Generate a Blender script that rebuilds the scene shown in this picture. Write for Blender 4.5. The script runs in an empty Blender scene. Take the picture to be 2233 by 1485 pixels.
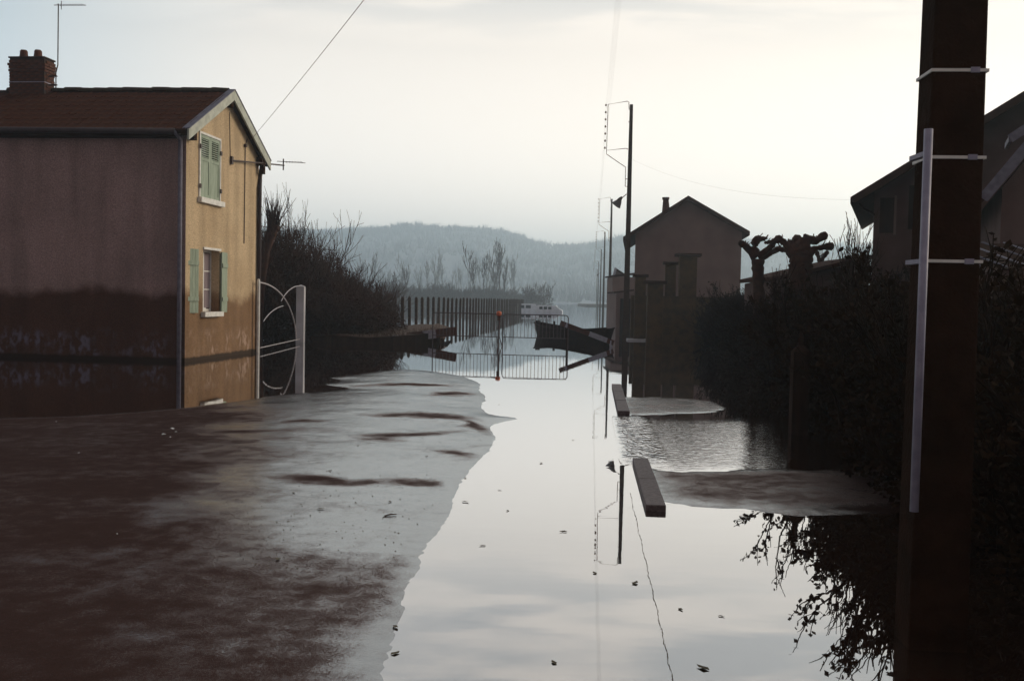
import bpy, math, random
import numpy as np
from mathutils import Vector, Matrix
rad = math.radians
sc = bpy.context.scene
COL = sc.collection

# ------------------------------------------------------------------ camera, sky, sun, exposure
PITCH, ROLL, CAMH = rad(2.39), rad(1.2), 1.6
cam = bpy.data.objects.new('camera', bpy.data.cameras.new('camera'))
COL.objects.link(cam)
cam.data.sensor_width = 36.0
cam.data.lens = 35.0
cam.data.clip_start = 0.05
cam.data.clip_end = 12000
cam.matrix_world = Matrix.Translation((0, 0, CAMH)) @ Matrix.Rotation(math.pi/2 - PITCH, 4, 'X') @ Matrix.Rotation(ROLL, 4, 'Z')
sc.camera = cam

SUN_EL, SUN_AZ = rad(19), rad(63)            # azimuth from +Y towards +X
SUN_DIR = Vector((math.sin(SUN_AZ)*math.cos(SUN_EL), math.cos(SUN_AZ)*math.cos(SUN_EL), math.sin(SUN_EL)))
world = bpy.data.worlds.new('World')
sc.world = world
world.use_nodes = True
wt = world.node_tree
wt.nodes.clear()

def N(tree, kind, **kw):
    n = tree.nodes.new(kind)
    for k, v in kw.items():
        if k.startswith('i_'):
            n.inputs[k[2:].replace('_', ' ')].default_value = v
        else:
            setattr(n, k, v)
    return n

def L(tree, a, b): tree.links.new(a, b)

def math_node(t, op, a, b=None, clamp=False):
    m = t.nodes.new('ShaderNodeMath'); m.operation = op; m.use_clamp = clamp
    for i, v in enumerate((a, b)):
        if v is None: continue
        if isinstance(v, (int, float)): m.inputs[i].default_value = v
        else: t.links.new(v, m.inputs[i])
    return m.outputs[0]

def ramp(t, fac, stops, interp='EASE'):
    r = t.nodes.new('ShaderNodeValToRGB'); r.color_ramp.interpolation = interp
    e = r.color_ramp.elements
    while len(e) < len(stops): e.new(0.5)
    for el, (p, c) in zip(e, stops):
        el.position = p
        el.color = (c, c, c, 1) if isinstance(c, (int, float)) else (*c, 1)
    t.links.new(fac, r.inputs[0])
    return r.outputs[0]

def mixc(t, fac, a, b, blend='MIX'):
    m = t.nodes.new('ShaderNodeMix'); m.data_type = 'RGBA'; m.blend_type = blend
    if isinstance(fac, (int, float)): m.inputs[0].default_value = fac
    else: t.links.new(fac, m.inputs[0])
    for i, v in ((6, a), (7, b)):
        if isinstance(v, tuple): m.inputs[i].default_value = (*v, 1)
        else: t.links.new(v, m.inputs[i])
    return m.outputs[2]

# overcast evening sky: thin cloud veil (bright towards the low sun) over a Nishita sky
sky = N(wt, 'ShaderNodeTexSky', sky_type='NISHITA', sun_disc=False, sun_elevation=SUN_EL, sun_rotation=SUN_AZ)
sky.dust_density = 3.0
tc = N(wt, 'ShaderNodeTexCoord')
sep = N(wt, 'ShaderNodeSeparateXYZ'); L(wt, tc.outputs['Generated'], sep.inputs[0])
zc = math_node(wt, 'MAXIMUM', sep.outputs['Z'], 0.0)
zz = math_node(wt, 'ADD', zc, 0.12)
px = math_node(wt, 'DIVIDE', sep.outputs['X'], zz)
py = math_node(wt, 'DIVIDE', sep.outputs['Y'], zz)
comb = N(wt, 'ShaderNodeCombineXYZ'); L(wt, px, comb.inputs[0]); L(wt, py, comb.inputs[1])
mp = N(wt, 'ShaderNodeMapping'); mp.inputs['Rotation'].default_value = (0, 0, rad(14)); mp.inputs['Scale'].default_value = (0.8, 2.1, 1)
L(wt, comb.outputs[0], mp.inputs[0])
nz = N(wt, 'ShaderNodeTexNoise'); nz.inputs['Scale'].default_value = 2.3; nz.inputs['Detail'].default_value = 5; nz.inputs['Roughness'].default_value = 0.5
nz.inputs['Distortion'].default_value = 0.3
L(wt, mp.outputs[0], nz.inputs['Vector'])
cl = ramp(wt, nz.outputs['Fac'], [(0.40, 0.0), (0.62, 1.0)])
elev = ramp(wt, zc, [(0.225, 0.0), (0.32, 1.0)])
cl2 = math_node(wt, 'MULTIPLY', cl, elev)
nrm = N(wt, 'ShaderNodeVectorMath', operation='NORMALIZE'); L(wt, tc.outputs['Generated'], nrm.inputs[0])
dot = N(wt, 'ShaderNodeVectorMath', operation='DOT_PRODUCT'); L(wt, nrm.outputs[0], dot.inputs[0])
dot.inputs[1].default_value = Vector((math.sin(rad(22)), math.cos(rad(22)), 0.0)).normalized()
d01 = math_node(wt, 'MULTIPLY_ADD', dot.outputs['Value'], 0.5); wt.nodes[-1].inputs[2].default_value = 0.5
# veil colour by direction: warm white ahead and right, bluer and dimmer behind the viewer
veil = ramp(wt, d01, [(0.0, (0.13, 0.10, 0.092)), (0.5, (0.235, 0.21, 0.205)), (0.80, (0.34, 0.42, 0.47)), (0.89, (0.68, 0.625, 0.565)), (1.0, (0.79, 0.695, 0.60))], 'LINEAR')
veil = mixc(wt, 1.0, veil, ramp(wt, zc, [(0.0, 1.95), (0.10, 1.55), (0.24, 1.05)], 'LINEAR'), 'MULTIPLY')
cloudc = mixc(wt, math_node(wt, 'MULTIPLY', cl2, 1.0), veil, mixc(wt, 1.0, veil, (0.60, 0.655, 0.72), 'MULTIPLY'))
bg1 = N(wt, 'ShaderNodeBackground'); L(wt, sky.outputs[0], bg1.inputs[0]); bg1.inputs[1].default_value = 0.05
bg2 = N(wt, 'ShaderNodeBackground'); L(wt, cloudc, bg2.inputs[0]); bg2.inputs[1].default_value = 1.0
mx = N(wt, 'ShaderNodeMixShader'); mx.inputs[0].default_value = 0.94
L(wt, bg1.outputs[0], mx.inputs[1]); L(wt, bg2.outputs[0], mx.inputs[2])
wo = N(wt, 'ShaderNodeOutputWorld'); L(wt, mx.outputs[0], wo.inputs[0])

sl = bpy.data.lights.new('sun', 'SUN'); sl.energy = 1.5; sl.angle = rad(22); sl.color = (1.0, 0.83, 0.62)
so = bpy.data.objects.new('sun', sl); COL.objects.link(so)
so.rotation_euler = (-SUN_DIR).to_track_quat('-Z', 'Y').to_euler()

sc.view_settings.view_transform = 'Standard'
sc.view_settings.look = 'None'
sc.view_settings.exposure = 0.74
sc.view_settings.gamma = 1.0
sc.view_settings.use_curve_mapping = False
sc.cycles.volume_bounces = 1
sc.cycles.max_bounces = 8
sc.cycles.volume_step_rate = 4

# ------------------------------------------------------------------ placing helpers (photo survey -> metres)
_M = cam.matrix_world.to_3x3()
def ray(px, py): return _M @ Vector(((px-1116.5)/2171., -(py-742.5)/2171., -1.0))
def gp(px, py, z=0.0):
    r = ray(px, py); t = (z-CAMH)/r.z
    return Vector((r.x*t, r.y*t, z))
def at(px, py, d):
    r = ray(px, py); t = d/r.y
    return Vector((r.x*t, d, CAMH+r.z*t))
ROAD = math.atan(0.08)          # heading of the street, right of +Y
def rx(d, x0): return x0 + 0.08*d

# ------------------------------------------------------------------ materials
MATS = {}
def pmat(name, c1, c2=None, scale=3.0, rough=0.8, bump=0.0, bscale=40.0, stretch=(1, 1, 1), spec=0.3, metal=0.0, lo=0.35, hi=0.65, detail=6):
    if name in MATS: return MATS[name]
    m = bpy.data.materials.new(name); m.use_nodes = True; t = m.node_tree
    b = t.nodes['Principled BSDF']
    b.inputs['Roughness'].default_value = rough; b.inputs['Metallic'].default_value = metal
    b.inputs['Specular IOR Level'].default_value = spec
    c = N(t, 'ShaderNodeTexCoord'); mpn = N(t, 'ShaderNodeMapping'); mpn.inputs['Scale'].default_value = stretch
    L(t, c.outputs['Object'], mpn.inputs[0])
    n1 = N(t, 'ShaderNodeTexNoise'); n1.inputs['Scale'].default_value = scale; n1.inputs['Detail'].default_value = detail
    L(t, mpn.outputs[0], n1.inputs['Vector'])
    f = ramp(t, n1.outputs['Fac'], [(lo, 0.0), (hi, 1.0)], 'LINEAR')
    L(t, mixc(t, f, c1, c2 or tuple(v*0.7 for v in c1)), b.inputs['Base Color'])
    if bump:
        n2 = N(t, 'ShaderNodeTexNoise'); n2.inputs['Scale'].default_value = bscale; n2.inputs['Detail'].default_value = 4
        L(t, mpn.outputs[0], n2.inputs['Vector'])
        bp = N(t, 'ShaderNodeBump'); bp.inputs['Strength'].default_value = bump; bp.inputs['Distance'].default_value = 0.02
        L(t, n2.outputs['Fac'], bp.inputs['Height']); L(t, bp.outputs[0], b.inputs['Normal'])
    MATS[name] = m
    return m

def render_wall_mat(name, base, dirty, stainz, salt, damp):
    """roughcast render with the tide mark of the flood and salt blooming below it"""
    m = bpy.data.materials.new(name); m.use_nodes = True; t = m.node_tree
    b = t.nodes['Principled BSDF']; b.inputs['Roughness'].default_value = 0.9; b.inputs['Specular IOR Level'].default_value = 0.15
    g = N(t, 'ShaderNodeNewGeometry'); s = N(t, 'ShaderNodeSeparateXYZ'); L(t, g.outputs['Position'], s.inputs[0])
    def noise(sc_, det=5, stretch=(1, 1, 1)):
        q = N(t, 'ShaderNodeMapping'); q.inputs['Scale'].default_value = stretch; L(t, g.outputs['Position'], q.inputs[0])
        n = N(t, 'ShaderNodeTexNoise'); n.inputs['Scale'].default_value = sc_; n.inputs['Detail'].default_value = det
        L(t, q.outputs[0], n.inputs['Vector']); return n.outputs['Fac']
    big = ramp(t, noise(0.7), [(0.3, 0.0), (0.7, 1.0)])
    c = mixc(t, big, base, dirty)
    grain = ramp(t, noise(38, 3), [(0.3, 0.75), (0.7, 1.2)])
    c = mixc(t, 1.0, c, grain, 'MULTIPLY')
    streak = ramp(t, noise(2.2, 4, (1, 1, 0.12)), [(0.35, 0.82), (0.65, 1.05)])
    c = mixc(t, 1.0, c, streak, 'MULTIPLY')
    edge = math_node(t, 'ADD', s.outputs['Z'], math_node(t, 'MULTIPLY', noise(1.1), -0.9))
    low = ramp(t, edge, [(0.0, 1.0), (1.0, 0.0)])
    e2 = math_node(t, 'SUBTRACT', edge, stainz - 0.55)
    wetf = ramp(t, math_node(t, 'MULTIPLY', e2, 2.4), [(0.0, 1.0), (0.9, 0.0)])
    c = mixc(t, wetf, c, mixc(t, 1.0, c, damp, 'MULTIPLY'))
    band = ramp(t, s.outputs['Z'], [(0.03, 0.0), (0.16, 1.0), (0.52, 1.0), (0.80, 0.0)])
    patch = math_node(t, 'MULTIPLY', ramp(t, noise(8, 10, (1, 1, 0.6)), [(0.46, 0.0), (0.62, 1.0)], 'LINEAR'), ramp(t, noise(1.6, 3), [(0.42, 0.12), (0.6, 1.0)]))
    c = mixc(t, math_node(t, 'MULTIPLY', band, patch), c, salt)
    foot = ramp(t, math_node(t, 'ADD', s.outputs['Z'], math_node(t, 'MULTIPLY', noise(5, 4), -0.09)), [(0.02, 1.0), (0.085, 0.0)])   # soaked, slimy foot of the wall
    c = mixc(t, math_node(t, 'MULTIPLY', foot, 0.9), c, (0.022, 0.014, 0.009))
    L(t, c, b.inputs['Base Color'])
    bp = N(t, 'ShaderNodeBump'); bp.inputs['Strength'].default_value = 0.5; bp.inputs['Distance'].default_value = 0.02
    L(t, noise(60, 3), bp.inputs['Height']); L(t, bp.outputs[0], b.inputs['Normal'])
    return m

M_front = render_wall_mat('grey_render', (0.30, 0.205, 0.195), (0.24, 0.165, 0.155), 1.5, (0.13, 0.115, 0.15), (0.27, 0.18, 0.125))
M_gable = render_wall_mat('ochre_render', (0.56, 0.42, 0.265), (0.46, 0.335, 0.205), 1.5, (0.36, 0.25, 0.19), (0.42, 0.33, 0.28))
M_tile = pmat('clay_tile', (0.085, 0.030, 0.015), (0.038, 0.016, 0.009), 4, 0.95, 0.3, 60, spec=0.04)
M_moss = pmat('ridge_clay', (0.075, 0.05, 0.022), (0.04, 0.025, 0.015), 5, 0.9, 0.4, 40)
M_brick = pmat('chimney_brick', (0.11, 0.038, 0.02), (0.06, 0.024, 0.015), 9, 0.9, 0.4, 70)
M_mortar = pmat('mortar', (0.05, 0.032, 0.025), None, 12, 0.95, 0.3, 60)
M_barge = pmat('bargeboard_paint', (0.46, 0.47, 0.40), (0.33, 0.34, 0.29), 7, 0.7, 0.2, 40, (1, 1, 1))
M_white = pmat('white_paint', (0.72, 0.70, 0.66), (0.58, 0.56, 0.52), 9, 0.6, 0.1, 60)
M_green = pmat('shutter_green', (0.31, 0.365, 0.28), (0.22, 0.27, 0.20), 14, 0.65, 0.25, 60, (1, 1, 0.2))
M_dark = pmat('dark_wood', (0.035, 0.017, 0.010), (0.02, 0.010, 0.006), 8, 0.9, 0.3, 50, (1, 1, 0.3), spec=0.04)
M_iron = pmat('dark_iron', (0.035, 0.02, 0.017), (0.05, 0.022, 0.015), 20, 0.6, 0.2, 80, spec=0.4)
M_pipe = pmat('downpipe_brown', (0.045, 0.028, 0.03), None, 10, 0.6, 0.1, 50)
M_galv = pmat('galvanised', (0.30, 0.28, 0.36), (0.22, 0.21, 0.28), 16, 0.5, 0.1, 60, spec=0.4)
M_conc = pmat('weathered_concrete', (0.52, 0.51, 0.54), (0.36, 0.34, 0.34), 1.2, 0.9, 0.06, 60)
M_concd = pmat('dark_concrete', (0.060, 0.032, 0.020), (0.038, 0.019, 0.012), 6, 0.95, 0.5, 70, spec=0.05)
M_pillar = pmat('stained_pier', (0.10, 0.058, 0.022), (0.055, 0.032, 0.014), 3, 0.95, 0.4, 50)
M_steel = pmat('barrier_steel', (0.07, 0.04, 0.045), (0.05, 0.03, 0.03), 15, 0.5, 0.1, 60)
M_orange = pmat('orange_plastic', (0.62, 0.13, 0.04), (0.45, 0.09, 0.03), 20, 0.45)
M_board_w = pmat('board_white', (0.33, 0.32, 0.37), (0.24, 0.23, 0.27), 14, 0.7, 0.2, 40)
M_board_r = pmat('board_red', (0.085, 0.025, 0.015), (0.055, 0.02, 0.012), 10, 0.7, 0.2, 40)
M_boat = pmat('tarred_planks', (0.03, 0.014, 0.010), (0.018, 0.009, 0.007), 6, 0.85, 0.3, 40, (1, 4, 1), spec=0.05)
M_twig = pmat('bare_twig', (0.06, 0.022, 0.012), (0.036, 0.014, 0.008), 8, 0.95)
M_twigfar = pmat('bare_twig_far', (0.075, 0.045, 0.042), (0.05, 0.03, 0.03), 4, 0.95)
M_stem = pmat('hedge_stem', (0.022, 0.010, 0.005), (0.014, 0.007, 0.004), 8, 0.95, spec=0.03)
M_twigpop = pmat('poplar_bark', (0.05, 0.026, 0.024), (0.035, 0.02, 0.018), 4, 0.95)
M_polec = pmat('silhouette_pole_concrete', (0.030, 0.014, 0.008), (0.018, 0.009, 0.005), 5, 0.95, 0.6, 45, spec=0.03)  # the near pole's backlit, silhouette darkness is put into its concrete colour
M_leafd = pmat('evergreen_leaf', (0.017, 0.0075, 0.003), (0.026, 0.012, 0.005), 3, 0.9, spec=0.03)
M_scrub = pmat('dead_leaf', (0.055, 0.020, 0.010), (0.034, 0.013, 0.007), 3, 0.95, spec=0.1)
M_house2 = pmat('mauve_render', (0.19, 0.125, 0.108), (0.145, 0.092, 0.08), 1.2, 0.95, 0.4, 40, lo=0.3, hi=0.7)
M_rooff = pmat('far_roof', (0.055, 0.022, 0.014), (0.035, 0.015, 0.010), 3, 0.95, 0.3, 30, spec=0.04)
M_bluish = pmat('weathered_barge', (0.16, 0.15, 0.19), (0.11, 0.10, 0.13), 8, 0.7, 0.2, 40)
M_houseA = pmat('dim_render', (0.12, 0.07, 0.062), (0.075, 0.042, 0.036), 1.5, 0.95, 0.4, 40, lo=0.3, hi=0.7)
M_glass = pmat('dark_glass', (0.02, 0.018, 0.02), None, 3, 0.08, spec=0.5)
M_curtain = pmat('curtain', (0.30, 0.24, 0.25), (0.22, 0.17, 0.18), 6, 0.9, 0, 30, (8, 8, 0.4))
M_kerb = pmat('granite_kerb', (0.15, 0.105, 0.10), (0.08, 0.056, 0.052), 26, 0.6, 0.5, 90)
M_leaf = pmat('fallen_leaf', (0.09, 0.07, 0.03), (0.05, 0.03, 0.015), 20, 0.7)
M_paper = pmat('paper_scrap', (0.75, 0.74, 0.72), None, 20, 0.8)
M_van = pmat('white_van_paint', (0.62, 0.64, 0.70), (0.5, 0.52, 0.58), 4, 0.4)
M_earth = pmat('earth', (0.075, 0.042, 0.026), (0.045, 0.028, 0.018), 2.5, 0.95, 0.6, 20)
M_grassd = pmat('dead_grass', (0.075, 0.036, 0.02), (0.045, 0.022, 0.013), 5, 0.95, 0.5, 30)
M_hill = pmat('hill_wood', (0.23, 0.26, 0.31), (0.20, 0.225, 0.27), 0.02, 0.95)  # part of the distance haze is put into this pale blue wood colour
M_wire = pmat('cable', (0.05, 0.025, 0.015), None, 3, 0.7)

# ------------------------------------------------------------------ object helpers
def tag(o, label=None, cat=None, group=None, kind=None):
    if label: o['label'] = label
    if cat: o['category'] = cat
    if group: o['group'] = group
    if kind: o['kind'] = kind
    return o

def link(name, mesh, parent=None):
    o = bpy.data.objects.new(name, mesh); COL.objects.link(o)
    if parent is not None: o.parent = parent
    return o

def empty(name, loc=(0, 0, 0), rz=0.0, label=None, cat=None, group=None, parent=None):
    o = bpy.data.objects.new(name, None); COL.objects.link(o)
    o.location = loc; o.rotation_euler = (0, 0, rz)
    o.empty_display_size = 0.2
    if parent is not None: o.parent = parent
    tag(o, label, cat, group)
    return o

class MB:
    def __init__(s): s.v = []; s.f = []; s.mi = []; s.mats = []; s.cur = 0
    def mat(s, m):
        if m not in s.mats: s.mats.append(m)
        s.cur = s.mats.index(m); return s
    def add(s, vs, fs):
        n = len(s.v); s.v.extend([tuple(v) for v in vs]); s.f.extend([tuple(i+n for i in f) for f in fs]); s.mi.extend([s.cur]*len(fs)); return s
    def box(s, x0, y0, z0, x1, y1, z1, M=None):
        vs = [(x0,y0,z0),(x1,y0,z0),(x1,y1,z0),(x0,y1,z0),(x0,y0,z1),(x1,y0,z1),(x1,y1,z1),(x0,y1,z1)]
        if M is not None: vs = [M @ Vector(v) for v in vs]
        return s.add(vs, [(0,3,2,1),(4,5,6,7),(0,1,5,4),(1,2,6,5),(2,3,7,6),(3,0,4,7)])
    def prism(s, poly, axis, a, b):
        """extrude a 2-D polygon along axis ('x': poly=(y,z), 'y': poly=(x,z), 'z': poly=(x,y))"""
        def P(p, t): return {'x': (t, p[0], p[1]), 'y': (p[0], t, p[1]), 'z': (p[0], p[1], t)}[axis]
        n = len(poly)
        vs = [P(p, a) for p in poly] + [P(p, b) for p in poly]
        fs = [tuple(range(n))[::-1], tuple(range(n, 2*n))] + [(i, (i+1) % n, n+(i+1) % n, n+i) for i in range(n)]
        return s.add(vs, fs)
    def bar(s, a, b, w, h=None, up=(0, 0, 1)):
        """rectangular bar between two points, w wide, h high"""
        a, b = Vector(a), Vector(b); h = h or w
        d = (b-a).normalized(); u = Vector(up)
        if abs(d.dot(u)) > 0.98: u = Vector((0, 1, 0))
        side = d.cross(u).normalized(); u = side.cross(d).normalized()
        vs = [p + side*sx*w/2 + u*sz*h/2 for p in (a, b) for sx, sz in ((-1,-1),(1,-1),(1,1),(-1,1))]
        return s.add(vs, [(0,3,2,1),(4,5,6,7),(0,1,5,4),(1,2,6,5),(2,3,7,6),(3,0,4,7)])
    def tube(s, pts, r, n=6, r1=None, caps=True):
        pts = [Vector(p) for p in pts]; m = len(pts)
        rs = r if isinstance(r, (list, tuple)) else [r + ((r1 if r1 is not None else r)-r)*i/max(1, m-1) for i in range(m)]
        base = len(s.v); vs = []; fs = []
        for i, p in enumerate(pts):
            d = (pts[min(i+1, m-1)] - pts[max(i-1, 0)])
            if d.length < 1e-9: d = Vector((0, 0, 1))
            d.normalize(); u = Vector((0, 0, 1)) if abs(d.z) < 0.9 else Vector((1, 0, 0))
            a = d.cross(u).normalized(); b = a.cross(d)
            for k in range(n):
                t = 2*math.pi*k/n; vs.append(p + (a*math.cos(t) + b*math.sin(t))*rs[i])
        for i in range(m-1):
            for k in range(n):
                fs.append((i*n+k, i*n+(k+1) % n, (i+1)*n+(k+1) % n, (i+1)*n+k))
        if caps: fs.append(tuple(range(n))); fs.append(tuple(range((m-1)*n, m*n))[::-1])
        return s.add(vs, fs)
    def mesh(s, name, m=None):
        me = bpy.data.meshes.new(name); me.from_pydata(s.v, [], s.f)
        for x in (s.mats or ([m] if m else [])): me.materials.append(x)
        if len(s.mats) > 1: me.polygons.foreach_set('material_index', s.mi)
        me.update()
        import bmesh
        if len(s.f) < 4000:
            bm = bmesh.new(); bm.from_mesh(me); bmesh.ops.recalc_face_normals(bm, faces=bm.faces); bm.to_mesh(me); bm.free()
        return me
    def build(s, name, m=None, parent=None, bevel=0.0, smooth=False):
        o = link(name, s.mesh(name, m), parent)
        if smooth: o.data.polygons.foreach_set('use_smooth', [True]*len(o.data.polygons))
        if bevel:
            b = o.modifiers.new('bevel', 'BEVEL'); b.width = bevel; b.segments = 2; b.limit_method = 'ANGLE'
        return o

def mesh_np(name, V, F, m):
    """fast mesh from numpy: F is (n,3) or (n,4)"""
    me = bpy.data.meshes.new(name); k = F.shape[1]
    me.vertices.add(len(V)); me.vertices.foreach_set('co', np.asarray(V, dtype=np.float32).ravel())
    me.loops.add(F.size); me.loops.foreach_set('vertex_index', np.asarray(F, dtype=np.int32).ravel())
    me.polygons.add(len(F)); me.polygons.foreach_set('loop_start', np.arange(len(F), dtype=np.int32)*k)
    me.polygons.foreach_set('loop_total', np.full(len(F), k, dtype=np.int32))
    me.materials.append(m); me.update(calc_edges=True); me.validate()
    return me

def copy_tree(o, parent=None):
    c = o.copy(); COL.objects.link(c)
    if parent is not None: c.parent = parent
    for ch in list(o.children): copy_tree(ch, c)
    return c

rng = np.random.default_rng(7)
random.seed(7)

# ------------------------------------------------------------------ GROUND, ROAD, WATER
def poly(pts): return np.array([[*gp(px, py)[:2]] for px, py in pts])
SHORE = [(832,1700),(832,1485),(848,1420),(866,1372),(885,1330),(880,1292),(900,1262),(915,1240),(922,1200),(950,1165),(985,1120),(990,1090),
         (1003,1062),(1012,1040),(1040,1008),(1074,975),(1085,950),(1066,930),(1090,921),(1148,912),(1060,904),(1048,884),(1062,868),(1040,850),(1046,836),(1020,822),
         (960,812),(905,806),(840,808),(800,815),(745,820),(712,824),(760,831),(690,838),(780,847),(735,852),(665,856),(600,862),(540,872),(470,880),(400,890),(200,906),(-100,915),(-900,940)]
left_poly = poly(SHORE)
for _ in range(3):
    A_, B_ = left_poly[:-1], left_poly[1:]
    left_poly = np.vstack([left_poly[:1], np.stack([A_*0.75+B_*0.25, A_*0.25+B_*0.75], 1).reshape(-1, 2), left_poly[-1:]])
left_poly = np.vstack([left_poly, [[-60, 9], [-60, -30], [-0.4, -30]]])
right_a = poly([(1402,1008),(1430,1026),(1500,1031),(1580,1028),(1680,1022),(1780,1024),(1900,1020),(2300,1010),(2400,1125),(1850,1122),(1750,1122),(1690,1117),(1600,1108),(1500,1101),(1440,1092)])
right_b = poly([(1350,842),(1364,866),(1430,864),(1505,868),(1548,874),(1580,888),(1560,897),(1480,901),(1400,905),(1362,903)])

def sdf(P, poly_):
    """signed distance, positive inside"""
    n = len(poly_); d = np.full(len(P), 1e9); inside = np.zeros(len(P), bool)
    for i in range(n):
        a = poly_[i]; b = poly_[(i+1) % n]; e = b-a; w = P-a
        t = np.clip((w@e)/(e@e+1e-12), 0, 1)
        q = w - t[:, None]*e; d = np.minimum(d, np.hypot(q[:, 0], q[:, 1]))
        c = ((a[1] > P[:, 1]) != (b[1] > P[:, 1])) & (P[:, 0] < (b[0]-a[0])*(P[:, 1]-a[1])/(b[1]-a[1]+1e-12) + a[0])
        inside ^= c
    return np.where(inside, d, -d)

def vnoise(P, s, seed=0):
    """smooth value noise, numpy, -1..1"""
    q = P*s; i = np.floor(q).astype(int); f = q-i; f = f*f*(3-2*f)
    def h(a, b):
        x = np.sin(a*127.1 + b*311.7 + seed*74.7)*43758.5453
        return (x-np.floor(x))*2-1
    v00, v10, v01, v11 = h(i[:,0], i[:,1]), h(i[:,0]+1, i[:,1]), h(i[:,0], i[:,1]+1), h(i[:,0]+1, i[:,1]+1)
    return (v00*(1-f[:,0])+v10*f[:,0])*(1-f[:,1]) + (v01*(1-f[:,0])+v11*f[:,0])*f[:,1]

ys = [-12.0]
while ys[-1] < 60: ys.append(ys[-1] + (0.035 if 3 < ys[-1] < 12 else 0.06 if 12 <= ys[-1] < 30 else 0.35))
ys = np.array(ys)
xs = np.concatenate([np.arange(-40, -8, 0.5), np.arange(-8, 5.2, 0.045), np.arange(5.3, 30, 0.6)])
X, Y = np.meshgrid(xs, ys); P2 = np.stack([X.ravel(), Y.ravel()], 1)
dl = sdf(P2, left_poly); ra = sdf(P2, right_a); rb = sdf(P2, right_b)
fine = vnoise(P2, 5.0, 1)*0.5 + vnoise(P2, 13.0, 2)*0.5
mid = vnoise(P2*np.array([1.0, 0.55]), 1.3, 3)*0.6 + vnoise(P2, 2.9, 4)*0.4
dln = dl + mid*np.clip(P2[:, 1]*0.004-0.012, 0.008, 0.09) + fine*0.010 + vnoise(P2, 17.0, 6)*0.016
h = np.where(dln > 0, 0.055*(1-np.exp(-dln/1.6)) + 0.003*np.clip(dln*4, 0, 1), -0.10*(1-np.exp(dln/1.2)))
h += np.where(dln > 0.0, (mid*0.006 + fine*0.0018 + 0.004)*np.clip(dln*3, 0, 1), 0)
h = np.where(dln > 0.3, np.maximum(h, 0.004), h)
for r_, amp in ((ra + mid*0.10 + fine*0.07, 0.020), (rb + mid*0.14 + fine*0.08, 0.015)):
    h = np.where(r_ > -0.15, np.maximum(h, amp*(1-np.exp(-r_/0.12)) + fine*0.0015*np.clip(r_*6, 0, 1)), h)
V = np.column_stack([P2, h]); nx, ny = len(xs), len(ys)
I = np.arange(nx*ny).reshape(ny, nx)
Fq = np.column_stack([I[:-1, :-1].ravel(), I[:-1, 1:].ravel(), I[1:, 1:].ravel(), I[1:, :-1].ravel()])

def gz(x, y):
    i = min(max(int(np.searchsorted(xs, x)), 1), nx-1); j = min(max(int(np.searchsorted(ys, y)), 1), ny-1)
    return float(max(h[j*nx+i], h[(j-1)*nx+i], h[j*nx+i-1], h[(j-1)*nx+i-1]))
def px_blob(P, cx, cy, rx_, ry_, ang=0.0):
    """a soft patch of drier asphalt, measured on the photo, expressed on the ground in metres"""
    P = P + np.column_stack([vnoise(P, 1.1, 12)*0.45+vnoise(P, 3.1, 13)*0.16, vnoise(P, 0.9, 14)*0.35+vnoise(P, 3.7, 15)*0.10])
    c = gp(cx, cy); a = gp(cx+rx_, cy + ang*rx_); b = gp(cx, cy-ry_)
    ax = np.array([a.x-c.x, a.y-c.y]); bx = np.array([b.x-c.x, b.y-c.y])
    A = np.linalg.inv(np.column_stack([ax, bx])); q = (P-np.array([c.x, c.y]))@A.T
    return np.exp(-np.sum(q*q, 1)**1.1)
dry = np.zeros(len(P2))
for a in [(960,915,100,8,0.05),(1030,938,52,13,0.35),(880,957,95,9,-0.08),(1060,968,30,9,-0.35),(1000,1003,110,8,0.08),(760,1053,160,10,0.03),
          (600,955,120,7,0),(900,843,110,4,0),(700,932,40,6,0),(930,1055,60,8,0.1),(990,862,60,3,0.0)]:
    dry = np.maximum(dry, px_blob(P2, *a))
near = 1/(1+np.exp((P2[:, 1]-6.6-P2[:, 0]*0.35-mid*0.8)*1.7))          # last stretch near the viewer has drained
left_ = np.clip(0.95/(1+np.exp((P2[:, 0]+0.25*P2[:, 1]+0.35-mid*0.5)*2.6)), 0, 1)*np.clip((22-P2[:, 1])/7, 0, 1)
dry = np.clip(np.maximum(np.maximum(dry*1.02, near*0.78), left_*1.35) + mid*0.10 + fine*0.12, 0, 1)
edge_ = np.clip((dln+0.02)/(0.30+mid*0.22), 0.0, 1.0)
dry = np.where(dln > -0.05, dry*(0.25+0.75*edge_*edge_*(3-2*edge_)), dry)
dry = np.maximum(dry, np.where(ra > 0.0, np.clip(0.12+ra*1.6+mid*0.22, 0, 0.72), 0))
dry = np.maximum(dry, np.where(rb > 0.0, 0.35+0.3*fine, 0))

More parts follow.
